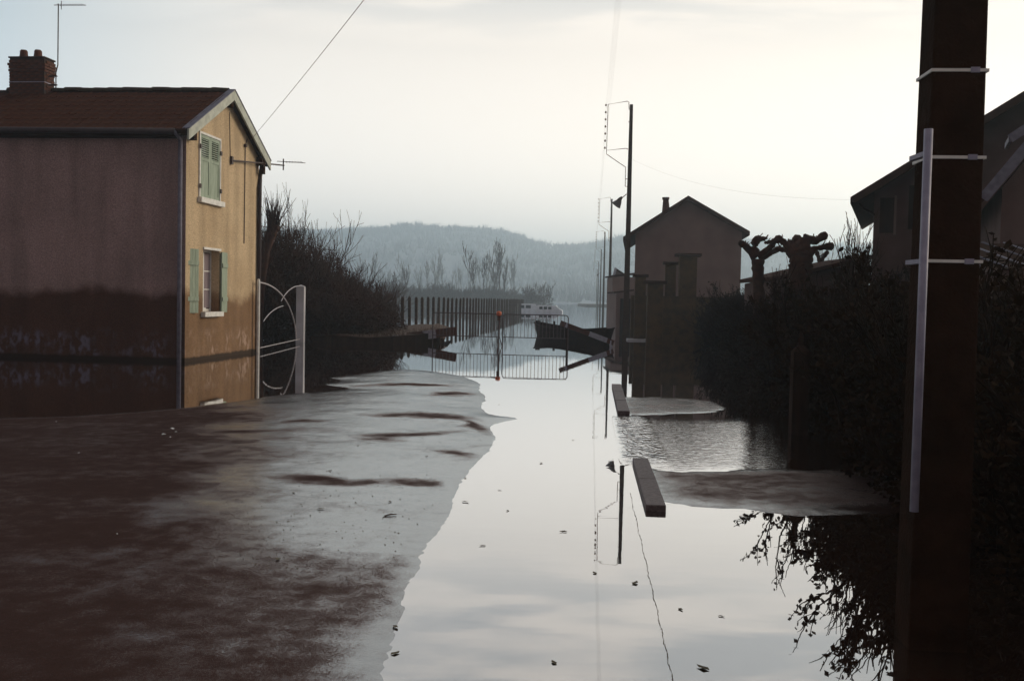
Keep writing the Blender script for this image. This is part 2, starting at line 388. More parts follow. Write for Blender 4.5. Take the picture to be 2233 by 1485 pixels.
def ground_mat():
    m = bpy.data.materials.new('wet_asphalt'); m.use_nodes = True; t = m.node_tree
    t.nodes.clear()
    g = N(t, 'ShaderNodeNewGeometry')
    at_ = N(t, 'ShaderNodeAttribute', attribute_name='dry')
    def noise(s, det=5, st=(1, 1, 1), rough=0.55):
        q = N(t, 'ShaderNodeMapping'); q.inputs['Scale'].default_value = st; L(t, g.outputs['Position'], q.inputs[0])
        n = N(t, 'ShaderNodeTexNoise'); n.inputs['Scale'].default_value = s; n.inputs['Detail'].default_value = det; n.inputs['Roughness'].default_value = rough
        L(t, q.outputs[0], n.inputs['Vector']); return n.outputs['Fac']
    n_big = noise(1.1, 6, (0.5, 1.15, 1)); n_grit = math_node(t, 'ADD', math_node(t, 'MULTIPLY', noise(230, 2), 0.7), math_node(t, 'MULTIPLY', noise(60, 3), 0.3)); n_mid = noise(7, 6)
    drv = math_node(t, 'ADD', at_.outputs['Fac'], math_node(t, 'MULTIPLY', math_node(t, 'SUBTRACT', n_mid, 0.5), 0.85))
    drv = math_node(t, 'ADD', drv, math_node(t, 'MULTIPLY', math_node(t, 'SUBTRACT', n_big, 0.5), 0.9))
    drv = math_node(t, 'ADD', drv, math_node(t, 'MULTIPLY', math_node(t, 'SUBTRACT', n_grit, 0.5), 1.9))
    dr = ramp(t, drv, [(0.15, 0.0), (1.05, 1.0)])
    col = mixc(t, n_mid, (0.026, 0.0135, 0.0095), (0.014, 0.0072, 0.005))
    col = mixc(t, ramp(t, n_grit, [(0.35, 0.0), (0.75, 1.0)]), col, (0.065, 0.032, 0.027))
    dif = N(t, 'ShaderNodeBsdfDiffuse'); L(t, col, dif.inputs[0])
    gl = N(t, 'ShaderNodeBsdfGlossy')
    L(t, mixc(t, dr, (0.90, 0.96, 1.0), (0.85, 0.66, 0.61)), gl.inputs['Color'])
    L(t, ramp(t, dr, [(0.0, 0.09), (1.0, 0.42)], 'LINEAR'), gl.inputs['Roughness'])
    bp = N(t, 'ShaderNodeBump'); bp.inputs['Distance'].default_value = 0.006
    L(t, ramp(t, dr, [(0.0, 0.18), (1.0, 1.0)], 'LINEAR'), bp.inputs['Strength'])
    L(t, math_node(t, 'ADD', n_grit, math_node(t, 'MULTIPLY', n_mid, 1.2)), bp.inputs['Height'])
    L(t, bp.outputs[0], dif.inputs['Normal']); L(t, bp.outputs[0], gl.inputs['Normal'])
    fr = N(t, 'ShaderNodeLayerWeight'); fr.inputs['Blend'].default_value = 0.5; L(t, bp.outputs[0], fr.inputs['Normal']); frp = math_node(t, 'POWER', fr.outputs['Facing'], 1.6)
    k = ramp(t, dr, [(0.0, 0.64), (0.35, 0.40), (0.7, 0.20), (1.0, 0.04)], 'LINEAR')
    mx_ = N(t, 'ShaderNodeMixShader'); L(t, math_node(t, 'MULTIPLY', frp, k), mx_.inputs[0])
    L(t, dif.outputs[0], mx_.inputs[1]); L(t, gl.outputs[0], mx_.inputs[2])
    o = N(t, 'ShaderNodeOutputMaterial'); L(t, mx_.outputs[0], o.inputs[0])
    return m
road_me = mesh_np('road', V, Fq, ground_mat())
attr = road_me.attributes.new('dry', 'FLOAT', 'POINT'); attr.data.foreach_set('value', dry.astype(np.float32))
road_me.polygons.foreach_set('use_smooth', [True]*len(road_me.polygons))
tag(link('road', road_me), kind='structure')

def water_mat():
    m = bpy.data.materials.new('floodwater'); m.use_nodes = True; t = m.node_tree
    t.nodes.clear()
    g = N(t, 'ShaderNodeNewGeometry'); s = N(t, 'ShaderNodeSeparateXYZ'); L(t, g.outputs['Position'], s.inputs[0])
    def noise(sc_, det=3, st=(1, 1, 1), dist=0.0):
        q = N(t, 'ShaderNodeMapping'); q.inputs['Scale'].default_value = st; L(t, g.outputs['Position'], q.inputs[0])
        n = N(t, 'ShaderNodeTexNoise'); n.inputs['Scale'].default_value = sc_; n.inputs['Detail'].default_value = det; n.inputs['Distortion'].default_value = dist
        L(t, q.outputs[0], n.inputs['Vector']); return n.outputs['Fac']
    def win(v, a, b, c, d):
        r1 = N(t, 'ShaderNodeMapRange', interpolation_type='SMOOTHSTEP'); L(t, v, r1.inputs[0]); r1.inputs[1].default_value = a; r1.inputs[2].default_value = b
        r2 = N(t, 'ShaderNodeMapRange', interpolation_type='SMOOTHSTEP'); L(t, v, r2.inputs[0]); r2.inputs[1].default_value = c; r2.inputs[2].default_value = d
        r2.inputs[3].default_value = 1; r2.inputs[4].default_value = 0
        return math_node(t, 'MULTIPLY', r1.outputs[0], r2.outputs[0])
    # current running through the gap in the kerb ruffles the surface
    xr = math_node(t, 'ADD', s.outputs['X'], math_node(t, 'MULTIPLY', s.outputs['Y'], -0.08))
    rip = math_node(t, 'MULTIPLY', win(xr, 0.38, 0.62, 3.0, 4.5), win(s.outputs['Y'], 9.3, 9.9, 12.9, 14.2))
    calm = noise(3.0, 2, (0.5, 1.2, 1))
    ruff = noise(16, 3, (0.55, 1.25, 1), 0.6)
    spill = math_node(t, 'MULTIPLY', win(xr, 0.30, 0.44, 0.62, 0.85), win(s.outputs['Y'], 9.6, 10.2, 13.2, 14.0))
    swirl = noise(6, 2, (1, 0.8, 1), 1.5)
    b1 = N(t, 'ShaderNodeBump'); b1.inputs['Strength'].default_value = 1; b1.inputs['Distance'].default_value = 0.0004
    L(t, calm, b1.inputs['Height'])
    b2 = N(t, 'ShaderNodeBump'); b2.inputs['Strength'].default_value = 1; b2.inputs['Distance'].default_value = 0.0035
    L(t, math_node(t, 'MULTIPLY', ruff, rip), b2.inputs['Height']); L(t, b1.outputs[0], b2.inputs['Normal'])
    b3 = N(t, 'ShaderNodeBump'); b3.inputs['Strength'].default_value = 1; b3.inputs['Distance'].default_value = 0.05
    L(t, math_node(t, 'MULTIPLY', swirl, spill), b3.inputs['Height']); L(t, b2.outputs[0], b3.inputs['Normal'])
    dif = N(t, 'ShaderNodeBsdfDiffuse'); L(t, mixc(t, noise(0.6, 4), (0.034, 0.016, 0.009), (0.022, 0.011, 0.007)), dif.inputs[0])
    gl = N(t, 'ShaderNodeBsdfGlossy'); gl.inputs['Color'].default_value = (0.97, 0.98, 1.0, 1); gl.inputs['Roughness'].default_value = 0.012
    fr = N(t, 'ShaderNodeLayerWeight'); fr.inputs['Blend'].default_value = 0.5
    for n in (dif, gl, fr): L(t, b3.outputs[0], n.inputs['Normal'])
    mx_ = N(t, 'ShaderNodeMixShader'); rf = math_node(t, 'MULTIPLY', math_node(t, 'POWER', fr.outputs['Facing'], 1.7), 0.94); rf = math_node(t, 'ADD', rf, 0.05); L(t, rf, mx_.inputs[0]); L(t, dif.outputs[0], mx_.inputs[1]); L(t, gl.outputs[0], mx_.inputs[2])
    o = N(t, 'ShaderNodeOutputMaterial'); L(t, mx_.outputs[0], o.inputs[0])
    return m
wm = MB(); wm.add([(-1500, -60, 0), (1500, -60, 0), (1500, 1900, 0), (-1500, 1900, 0)], [(0, 1, 2, 3)])
tag(wm.build('water', water_mat()), kind='structure')
gm = MB(); gm.add([(-1600, -70, -0.6), (1600, -70, -0.6), (1600, 2000, -0.6), (-1600, 2000, -0.6)], [(0, 1, 2, 3)])
tag(gm.build('ground', M_earth), kind='structure')

# hills closing the valley
def hill_h(x, y):
    """ridge height as surveyed from the skyline"""
    u = x/y*1.0
    pts = [(-1.2, 70), (-0.5, 85), (-0.25, 78), (-0.19, 82), (-0.145, 87), (-0.10, 92), (-0.053, 89), (-0.026, 86), (-0.003, 79), (0.016, 70), (0.039, 65), (0.06, 65), (0.085, 72), (0.108, 78), (0.2, 80), (0.31, 79), (0.37, 76), (0.6, 90), (1.4, 70)]
    return np.interp(u, [p[0] for p in pts], [p[1] for p in pts])
ax_ = np.linspace(-1.25, 1.25, 300); dy = np.array([470, 520, 600, 720, 860, 1000, 1120, 1220, 1300, 1400, 1600, 1850.])
prof = np.array([0.3, 1.5, 5, 16, 34, 58, 78, 93, 100, 98, 90, 80])/100.
AA, DD = np.meshgrid(ax_, dy); HX = AA*DD
HZ = hill_h(HX, DD)*prof[:, None]
Pn = np.stack([HX.ravel(), DD.ravel()], 1)
HZ = HZ.ravel() + (vnoise(Pn, 0.012, 8)*5+vnoise(Pn, 0.04, 9)*2.5)*np.clip(HZ.ravel()/30, 0, 1)
HZ[:300] = -0.5
I = np.arange(300*12).reshape(12, 300)
Fh = np.column_stack([I[:-1, :-1].ravel(), I[:-1, 1:].ravel(), I[1:, 1:].ravel(), I[1:, :-1].ravel()])
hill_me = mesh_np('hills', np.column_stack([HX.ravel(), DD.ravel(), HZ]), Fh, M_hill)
hill_me.polygons.foreach_set('use_smooth', [True]*len(hill_me.polygons))
tag(link('hills', hill_me), kind='structure')
# the bare wood covering them: upright ragged crowns of narrow triangles
def hz_at(u, d):
    p = np.interp(d, dy, prof); x = u*d; P_ = np.stack([x, d], 1); z = hill_h(x, d)*p
    return z + (vnoise(P_, 0.012, 8)*5+vnoise(P_, 0.04, 9)*2.5)*np.clip(z/30, 0, 1)
nW = 16000
u = rng.uniform(-0.75, 0.75, nW); d = np.where(rng.random(nW) < 0.35, rng.uniform(1150, 1390, nW), rng.uniform(500, 1300, nW))
z = hz_at(u, d); hh = rng.uniform(4, 9.5, nW)
VV = []; k = 7
base = np.stack([u*d, d, z-1], 1)
tri = []
for j in range(k):
    off = rng.normal(0, 1, (nW, 2))*np.array([2.4, 2.4]); wd = rng.uniform(0.35, 1.1, nW); top = hh*rng.uniform(0.6, 1.15, nW)
    ang = rng.uniform(0, math.pi, nW); dx_, dy_ = np.cos(ang)*wd, np.sin(ang)*wd
    b = base + np.column_stack([off*0.5, np.zeros(nW)])
    tri.append(np.stack([b + np.column_stack([-dx_, -dy_, np.zeros(nW)]), b + np.column_stack([dx_, dy_, np.zeros(nW)]), b + np.column_stack([off, top])], 1))
VV = np.concatenate(tri).reshape(-1, 3)
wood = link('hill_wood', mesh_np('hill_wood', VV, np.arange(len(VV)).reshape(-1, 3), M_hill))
tag(wood, 'bare winter wood covering the hazy hillside', 'wood', kind='stuff')

# haze over the whole valley
hz = MB(); hz.box(-1650, -75, -1.6, 1650, 1950, 119)
hzm = bpy.data.materials.new('haze'); hzm.use_nodes = True; t = hzm.node_tree; t.nodes.clear()
pv = N(t, 'ShaderNodeVolumePrincipled'); pv.inputs['Color'].default_value = (0.74, 0.90, 1.0, 1); pv.inputs['Density'].default_value = 0.0011; pv.inputs['Anisotropy'].default_value = 0.6
o_ = N(t, 'ShaderNodeOutputMaterial'); L(t, pv.outputs[0], o_.inputs['Volume'])
HAZE = tag(hz.build('haze', hzm), 'pale blue winter haze filling the valley', 'haze', kind='stuff')

# ------------------------------------------------------------------ HOUSE ON THE LEFT
C0 = gp(403, 790)
HROT = -math.atan2(0.107, 0.994)
GW, EZ, RZ, HL = 4.55, 5.28, 6.50, 8.2
house = empty('terraced_house', (C0.x, C0.y, 0), HROT, 'ochre and grey rendered house with green shutters standing in floodwater on the left', 'house')
roofz = lambda y: EZ + (RZ-EZ)*(1-abs(y-GW/2)/(GW/2))
UP = (0.72, 1.86, 3.83, 5.30)         # upper window y0,y1,z0,z1 on the gable
LO = (0.96, 1.91, 1.14, 2.62)
ub = MB()   # gable wall with real openings
T = 0.3
def gcol(y0, y1, z0, z1s):
    """column of wall between y0,y1 from z0 to (z at y0, z at y1)"""
    ub.prism([(y0, z0), (y1, z0), (y1, z1s[1]), (y0, z1s[0])], 'x', -T, 0)
def gfull(y0, y1, z0=-0.9): gcol(y0, y1, z0, (roofz(y0), roofz(y1)))
y_cuts = [0, UP[0], LO[0], UP[1], LO[1], GW/2, GW]
gfull(0, UP[0])
gcol(UP[0], LO[0], -0.9, (UP[2], UP[2])); gcol(LO[0], UP[1], -0.9, (LO[2], LO[2])); gcol(LO[0], UP[1], LO[3], (UP[2], UP[2]))
gcol(UP[1], LO[1], -0.9, (LO[2], LO[2]))
gcol(UP[1], LO[1], LO[3], (roofz(UP[1]), roofz(LO[1])))
gcol(UP[0], UP[1], UP[3], (roofz(UP[0]), roofz(UP[1])))
gfull(LO[1], GW/2); gfull(GW/2, GW)
ub.build('gable_wall', M_gable, house)
fb = MB(); fb.box(-HL, 0.002, -0.9, -T-0.001, 0.3, EZ); fb.box(-HL, GW-0.3, -0.9, -T-0.001, GW-0.002, EZ)
fb.prism([(0.3, -0.9), (GW-0.3, -0.9), (GW-0.3, EZ), (GW/2, RZ-0.05), (0.3, EZ)], 'x', -HL, -HL+0.3)
fb.build('front_wall', M_front, house)
# corner skin: the grey render returns to the very corner on the street side
cs = MB(); cs.box(-T, -0.012, -0.9, 0.0, -0.001, EZ-0.02); cs.build('corner_render', M_front, house)
# roof deck and tiles
SL = math.atan2(RZ-EZ, GW/2); run = 0.32
deck = MB()
zo = 0.05
def rp(y, dz): return (y, roofz(y)+dz if 0 <= y <= GW else (EZ - (RZ-EZ)/(GW/2)*(-y if y < 0 else y-GW)) + dz)
deck.prism([rp(-run, 0.01), (GW/2, RZ+0.01), rp(GW+run, 0.01), rp(GW+run, 0.09), (GW/2, RZ+0.09), rp(-run, 0.09)], 'x', -HL-0.1, 0.16)
deck.build('roof_deck', M_dark, house)
sof = MB(); sof.box(-HL, -run+0.01, EZ-0.22, -0.16, -0.015, EZ-0.145); sof.build('eaves_soffit', M_dark, house)
tb = MB()   # one interlocking clay tile, lying in x (width) / y (up the slope)
tw, tl = 0.235, 0.40
tb.add([(0,0,0),(0.03,0,0.035),(0.07,0,0.02),(0.17,0,0.02),(0.205,0,0.038),(tw-0.004,0,0.005),
        (0,tl,-0.01),(0.03,tl,0.022),(0.07,tl,0.006),(0.17,tl,0.006),(0.205,tl,0.025),(tw-0.004,tl,-0.006),
        (0,0,-0.022),(tw-0.004,0,-0.022)],
       [(0,1,7,6),(1,2,8,7),(2,3,9,8),(3,4,10,9),(4,5,11,10),(0,12,13,5,4,3,2,1)])
tile_me = tb.mesh('roof_tile', M_tile)
slope_len = (GW/2+run)/math.cos(SL); expo = 0.335; rows = int(slope_len/expo)
cols = int(5.6/tw)
cy, sy = math.cos(SL), math.sin(SL)
for side in (0,):
    for r in range(rows):
        for c in range(cols):
            s_ = r*expo
            y = -run - 0.02 + s_*cy; zt = (EZ - (RZ-EZ)/(GW/2)*run) + 0.105 + s_*sy
            o = link('roof_tile', tile_me, house)
            o.location = (0.14-(c+1)*tw, y, zt + random.uniform(-0.004, 0.004))
            o.rotation_euler = (SL+random.uniform(0.0, 0.02), random.uniform(-0.01, 0.01), random.uniform(-0.012, 0.012))
rt = MB()
for r in range(rows):
    for c in range(cols, int(HL/tw)):
        s_ = r*expo; Mx = Matrix.Translation((0.14-(c+1)*tw, -run-0.02+s_*cy, (EZ-(RZ-EZ)/(GW/2)*run)+0.105+s_*sy)) @ Matrix.Rotation(SL, 4, 'X')
        rt.add([Mx @ Vector(v) for v in tb.v], tb.f)
o = rt.build('roof_tiles', M_tile, house); o['kind'] = 'stuff'
# far slope seen only edge on
bk = MB(); Mx = None
bk.prism([(GW/2, RZ+0.10), rp(GW+run, 0.10), rp(GW+run, 0.13), (GW/2, RZ+0.13)], 'x', -HL-0.1, 0.15); bk.build('rear_slope', M_tile, house)
rb_ = MB()
for i in range(9): pass
seg = [(0.11*math.cos(a), 0.11*math.sin(a)) for a in [math.pi*k/6 for k in range(7)]]
vs = [(0, p[0], p[1]) for p in seg] + [(0.42, p[0]*0.88, p[1]*0.88) for p in seg] + [(0.0, p[0]*0.8, p[1]*0.8-0.01) for p in seg]
rb_.add(vs, [(i, i+1, 8+i, 7+i) for i in range(6)] + [(i, 14+i, 15+i, i+1) for i in range(6)])
ridge_me = rb_.mesh('ridge_tile', M_moss)
for i in range(15):
    o = link('ridge_tile', ridge_me, house); o.location = (0.02-(i+1)*0.385, GW/2, RZ+0.09+random.uniform(-.008, .008)); o.rotation_euler = (0, random.uniform(-.02, .02), random.uniform(-.02, .02))
# bargeboards
def bargeb(ya, yb, sgn):
    b = MB(); dz = 0.12; th = 0.25
    za = (EZ - (RZ-EZ)/(GW/2)*run) if abs(ya) < 1 or ya > GW else RZ
    zb = RZ
    b.prism([(ya, za+dz), (yb, zb+dz), (yb, zb+dz-th), (ya, za+dz-th)], 'x', 0.17, 0.215)
    o = b.build('bargeboard', M_barge, house, 0.008); return o
bargeb(-run-0.02, GW/2, 1); bargeb(GW+run+0.02, GW/2, -1)
vc = MB()  # zinc verge strip
for ya in (-run-0.02, GW+run+0.02):
    za = EZ-(RZ-EZ)/(GW/2)*run
    vc.prism([(ya, za+0.123), (GW/2, RZ+0.123), (GW/2, RZ+0.145), (ya, za+0.145)], 'x', 0.06, 0.23)
vc.build('verge_strip', M_bluish, house)
for yy, zz_ in ((GW/2, RZ-0.2), (0.12, EZ-0.13), (GW-0.12, EZ-0.13)):
    pu = MB(); pu.box(-0.1, yy-0.085, zz_-0.1, 0.165, yy+0.085, zz_+0.12); pu.build('purlin_end', M_dark, house, 0.01)
# soffit boards under the verge
sv = MB()
for ya in (-run, GW+run):
    za = EZ-(RZ-EZ)/(GW/2)*run
    sv.prism([(ya, za-0.0), (GW/2, RZ-0.0), (GW/2, RZ-0.03), (ya, za-0.03)], 'x', 0.003, 0.168)
sv.build('verge_soffit', M_dark, house)

def shutter(parent, y0, y1, z0, z1, x, louvre, rot=0.0, hinge=None):
    s = MB(); th = 0.035; w = y1-y0
    e = empty('shutter', (x, hinge if hinge is not None else y0, 0), rot, parent=parent)
    ox = 0 if hinge is None or abs(hinge-y0) < 1e-6 else -w
    a, b = ox, ox+w; fr_ = 0.075
    if louvre:
        zl = z1-(z1-z0)*0.36
        s.box(0, a, z0, th, a+fr_, z1); s.box(0, b-fr_, z0, th, b, z1)
        s.box(0, a+fr_, z1-fr_, th, b-fr_, z1); s.box(0, a+fr_, zl-fr_, th, b-fr_, zl); s.box(0, a+fr_, z0, th, b-fr_, z0+fr_)
        s.box(0.008, a+fr_, z0+fr_, th-0.012, b-fr_, zl-fr_)
        o = MB()
    else:
        n = 4
        for i in range(n):
            s.box(0, a+w*i/n+0.003, z0, th, a+w*(i+1)/n-0.003, z1)
    # builds directly as the shutter mesh with slats joined as relief
    m_ = s
    if louvre:
        nl = 9; zl = z1-(z1-z0)*0.36
        for i in range(nl):
            zc_ = zl + (i+0.5)*(z1-fr_-zl)/nl
            m_.box(0.004, a+fr_, zc_-0.012, th-0.004, b-fr_, zc_+0.008, Matrix.Translation((0, 0, 0)))
    else:
        for zc_ in (z0+0.22*(z1-z0), z0+0.78*(z1-z0)):
            m_.box(th, a+0.02, zc_-0.05, th+0.025, b-0.02, zc_+0.05)
    bpy.data.objects.remove(e)
    me = m_.mesh('shutter', M_green)
    ob = link('shutter', me, parent); ob.location = (x, hinge if hinge is not None else y0, 0); ob.rotation_euler = (0, 0, rot)
    return ob
# upper window: closed shutters in a white frame
w1 = empty('window', (0, 0, 0), 0, parent=house); w1['label'] = 'upper window with its green louvred shutters closed'
y0, y1, z0, z1 = UP
f = MB(); q = 0.055
f.box(-0.05, y0-0.001, z1-0.001, 0.03, y1+0.001, z1+q); f.box(-0.05, y0-q, z0, 0.03, y0-0.0015, z1+q); f.box(-0.05, y1+0.0015, z0, 0.03, y1+q, z1+q)
f.build('frame', M_white, w1, 0.004)
s_ = MB(); s_.box(-0.1, y0-0.10, z0-0.13, 0.10, y1+0.16, z0-0.003); s_.build('sill', M_white, w1, 0.008)
s_ = MB(); s_.box(-0.2, y0, z0, -0.15, y1, z1); s_.build('pane', M_glass, w1)
shutter(w1, y0+0.004, (y0+y1)/2-0.004, z0+0.01, z1-0.01, -0.02, True)
shutter(w1, (y0+y1)/2+0.004, y1-0.004, z0+0.01, z1-0.01, -0.02, True)
hg = MB()
for yy in (y0-0.03, y1+0.03):
    for zq in (z0+0.25, z1-0.3): hg.box(0.03, yy-0.04, zq-0.05, 0.055, yy+0.04, zq+0.05)
hg.build('hinges', M_iron, w1)
# lower window: shutters folded back
w2 = empty('window', (0, 0, 0), 0, parent=house); w2['label'] = 'lower window with its green shutters folded open'
y0, y1, z0, z1 = LO
f = MB(); f.box(-0.02, y0-0.02, z1-0.002, 0.035, y1+0.05, z1+0.055); f.build('lintel', M_white, w2, 0.004)
f = MB(); xi = -0.2
f.box(xi-0.05, y0, z0, xi, y0+0.05, z1); f.box(xi-0.05, y1-0.05, z0, xi, y1, z1); f.box(xi-0.05, y0+0.05, z1-0.05, xi, y1-0.05, z1); f.box(xi-0.05, y0+0.05, z0, xi, y1-0.05, z0+0.06)
ym = (y0+y1)/2; f.box(xi-0.05, ym-0.03, z0+0.06, xi+0.005, ym+0.03, z1-0.05)
for kz in (0.36, 0.66): f.box(xi-0.045, y0+0.05, z0+(z1-z0)*kz-0.014, xi-0.005, ym-0.03, z0+(z1-z0)*kz+0.014); f.box(xi-0.045, ym+0.03, z0+(z1-z0)*kz-0.014, xi-0.005, y1-0.05, z0+(z1-z0)*kz+0.014)
f.build('frame', M_white, w2)
f = MB(); f.box(xi-0.04, y0+0.05, z0+0.06, xi-0.03, y1-0.05, z1-0.05); f.build('pane', M_glass, w2)
cu = MB(); n = 26
vs = []; 
for i in range(n+1):
    yy = ym+0.0+ (y1-0.05-ym)*i/n; xx = xi-0.015+0.006*math.sin(i*1.9)
    vs += [(xx, yy, z0+0.08), (xx, yy, z1-0.07)]
cu.add(vs, [(2*i, 2*i+2, 2*i+3, 2*i+1) for i in range(n)]); cu.build('curtain', M_curtain, w2)
s_ = MB(); s_.box(-0.2, y0-0.10, z0-0.12, 0.11, y1+0.06, z0-0.003); s_.build('sill', M_white, w2, 0.008)
s_ = MB(); s_.box(-0.17, y0+0.02, z0, -0.05, y0+0.3, z0+0.09); s_.build('flower_box', M_white, w2, 0.01)
shutter(w2, y0-0.47, y0-0.02, z0-0.02, z1-0.02, 0.05, False, rad(-16), hinge=y0-0.42)
shutter(w2, y1+0.02, y1+0.44, z0-0.02, z1-0.02, 0.03, False, rad(4), hinge=y1+0.02)
# downpipes, cable, chimney
p = MB(); p.tube([(-0.10, -0.09, EZ-0.15), (-0.10, -0.09, -0.5)], 0.05, 10); p.build('downpipe', M_bluish, house, smooth=True)
p = MB(); p.tube([(0.03, GW+0.15, EZ-0.15), (0.03, GW+0.02, EZ-0.5), (0.06, GW-0.08, EZ-0.8), (0.06, GW-0.08, -0.5)], 0.055, 10); p.build('downpipe', M_pipe, house, smooth=True)
p = MB(); p.tube([(-0.11, -run-0.06, EZ-0.11), (-HL, -run-0.06, EZ-0.08)], 0.065, 10); p.build('gutter', M_pipe, house, smooth=True)
p = MB(); p.tube([(-0.11, -run-0.05, EZ-0.13), (-0.10, -0.1, EZ-0.25)], 0.04, 8); p.build('gutter_outlet', M_bluish, house)
p = MB(); p.tube([(0.02, 3.62, EZ+0.35), (0.02, 3.5, EZ+0.15), (0.02, 3.48, 2.9)], 0.012, 6); p.build('cable_conduit', M_pipe, house)
p = MB(); p.tube([(0.015, 2.44, 6.1), (0.015, 2.52, 5.0)], 0.008, 5); p.build('service_cable', M_pipe, house)
p = MB(); p.box(0.002, 3.44, EZ+0.12, 0.07, 3.52, EZ+0.2); p.build('insulator_hook', M_iron, house)
ch = empty('chimney', (-5.02, GW/2-0.16, 0), 0, parent=house)
cw, cd, cz0, cz1 = 0.93, 0.46, RZ-0.75, RZ+0.86
core = MB(); core.box(-cw/2+0.01, -cd/2+0.01, cz0, cw/2-0.01, cd/2-0.01, cz1-0.02); core.build('mortar_core', M_mortar, ch)
br = MB(); br.box(0, 0, 0, 0.212, 0.10, 0.060); brick_me = br.mesh('brick', M_brick)
bh = 0.074; nr = int((cz1-cz0)/bh)
for r in range(nr):
    off = 0.112 if r % 2 else 0.0
    ex = 0.03 if r in (nr-2, nr-3) else (0.015 if r in (nr-4, nr-1) else 0.0)
    zr = cz0+r*bh
    if zr < RZ-0.62: continue
    x = -cw/2 - off
    while x < cw/2-0.03:
        x0, x1 = max(x, -cw/2-ex), min(x+0.212, cw/2+ex)
        if x1-x0 > 0.05:
            o = link('brick', brick_me, ch); o.location = (x0, -cd/2-ex+random.uniform(-.003, .002), zr); o.scale = ((x1-x0)/0.212, 1, 1)
        x += 0.224
    y = -cd/2+0.104-ex
    j = 0
    while y < cd/2-0.03:
        ln = (0.10 if (r % 2) else 0.212) if j == 0 else 0.212
        ln = min(ln, cd/2+ex-y)
        o = link('brick', brick_me, ch); o.location = (cw/2+ex+random.uniform(-.002, .003), y, zr); o.rotation_euler = (0, 0, math.pi/2); o.scale = (ln/0.212, 1, 1)
        y += ln+0.012; j += 1
cp = MB(); cp.box(-cw/2-0.02, -cd/2-0.02, cz1-0.02, cw/2+0.02, cd/2+0.02, cz1+0.02); cp.build('chimney_cap', M_mortar, ch, 0.01)
for xx in (-0.22, 0.16):
    cpt = MB(); cpt.tube([(xx, 0, cz1), (xx, 0, cz1+0.12), (xx, 0, cz1+0.20), (xx, 0, cz1+0.23)], [0.115, 0.095, 0.09, 0.07], 12); cpt.build('chimney_pot', M_brick, ch)
bd = MB(); bd.box(-cw/2-0.008, -cd/2-0.008, cz1-0.62, cw/2+0.012, cd/2+0.008, cz1-0.602); bd.build('strap', M_galv, ch)
fl = MB(); fl.prism([(-cd/2-0.12, RZ-0.36), (cd/2, RZ-0.02), (cd/2, RZ+0.10), (-cd/2-0.12, RZ-0.17)], 'x', -cw/2-0.06, cw/2+0.06); fl.build('flashing', M_bluish, ch)

HM = Matrix.Translation((C0.x, C0.y, 0)) @ Matrix.Rotation(HROT, 4, 'Z')
# aerials
a1 = empty('tv_aerial', HM @ Vector((-5.02+cw/2+0.17, GW/2-0.16, RZ+0.1)), HROT, 'tall rooftop television aerial clamped to the brick chimney', 'aerial')
m = MB(); m.tube([(0, 0, 0.0), (0.0, 0, 0.42), (0.05, 0, 0.62), (0.06, 0, 2.13)], 0.014, 6); m.build('mast', M_iron, a1)
for zq in (0.12, 0.34):
    m = MB(); m.bar((-0.19, 0, zq), (0.03, 0, zq), 0.04, 0.03); m.build('bracket', M_iron, a1)
m = MB(); m.tube([(-0.05, 0, 2.1), (0.78, 0, 2.09)], 0.01, 5); m.build('boom', M_iron, a1)
m = MB()
for i in range(9): m.tube([(0.08+0.08*i, -0.1, 2.10), (0.08+0.08*i, 0.1, 2.10)], 0.005, 4)
m.tube([(0.14, 0, 1.99), (0.14, 0, 2.20)], 0.009, 5); m.build('elements', M_iron, a1)
p1 = at(503, 348, 25.0); p2 = at(592, 350, 26.4)
a2 = empty('tv_aerial', HM @ Vector((0.02, 2.57, 4.93)), HROT, 'low television aerial reaching out from the ochre gable corner', 'aerial')
m = MB(); m.tube([(0.03, 0, 0), (0.22, 3.3, 0.32)], 0.022, 6); m.build('arm', M_iron, a2)
m = MB(); m.box(-0.01, -0.05, -0.1, 0.04, 0.05, 0.1); m.build('wall_plate', M_iron, a2)
m = MB(); m.tube([(0.22, 3.25, 0.18), (0.22, 3.25, 0.50)], 0.018, 6); m.build('mast', M_iron, a2)
m = MB(); m.tube([(0.05, 3.2, 0.42), (0.78, 3.5, 0.42)], 0.010, 5)
for i in range(7): m.tube([(0.25+0.08*i, 3.2, 0.42+0.0), (0.25+0.08*i, 3.48, 0.42)], 0.007, 4)
m.build('elements', M_iron, a2)
m = MB(); m.box(0.05, GW-2.57-0.12, -0.1, 0.16, GW-2.57+0.0, 0.24); m.build('junction_box', M_dark, a2)

# ------------------------------------------------------------------ GATE beside the house
pt = at(562, 770, 26.9); pk = gp(655, 747)
g1 = MB(); g1.tube([(0, 0, -0.6), (0, 0, 1.95)], 0.045, 8); g1.tube([(0, 0, 1.95), (0, 0, 2.0)], [0.045, 0.02], 8)
o = g1.build('gate_post', M_white); o.location = (pt.x, pt.y, 0); tag(o, 'thin white tubular gate post at the house corner', 'gate post')
g2 = MB(); g2.box(-0.13, -0.13, -0.6, 0.13, 0.13, 1.86); g2.add([(-0.13,-0.13,1.86),(0.13,-0.13,1.86),(0.13,0.13,1.86),(-0.13,0.13,1.86),(0,0,1.93)], [(0,1,4),(1,2,4),(2,3,4),(3,0,4)])
o = g2.build('gate_post', M_conc, bevel=0.015); o.location = (pk.x, pk.y, 0); tag(o, 'thick pale concrete gate post in front of the brown thicket', 'gate post')
gd = Vector((pk.x-pt.x, pk.y-pt.y, 0)); GLn = gd.length
gate = empty('iron_gate', (pt.x, pt.y, 0), math.atan2(gd.y, gd.x), 'ornamental wrought iron gate of thin pale curved bars between two posts', 'gate')
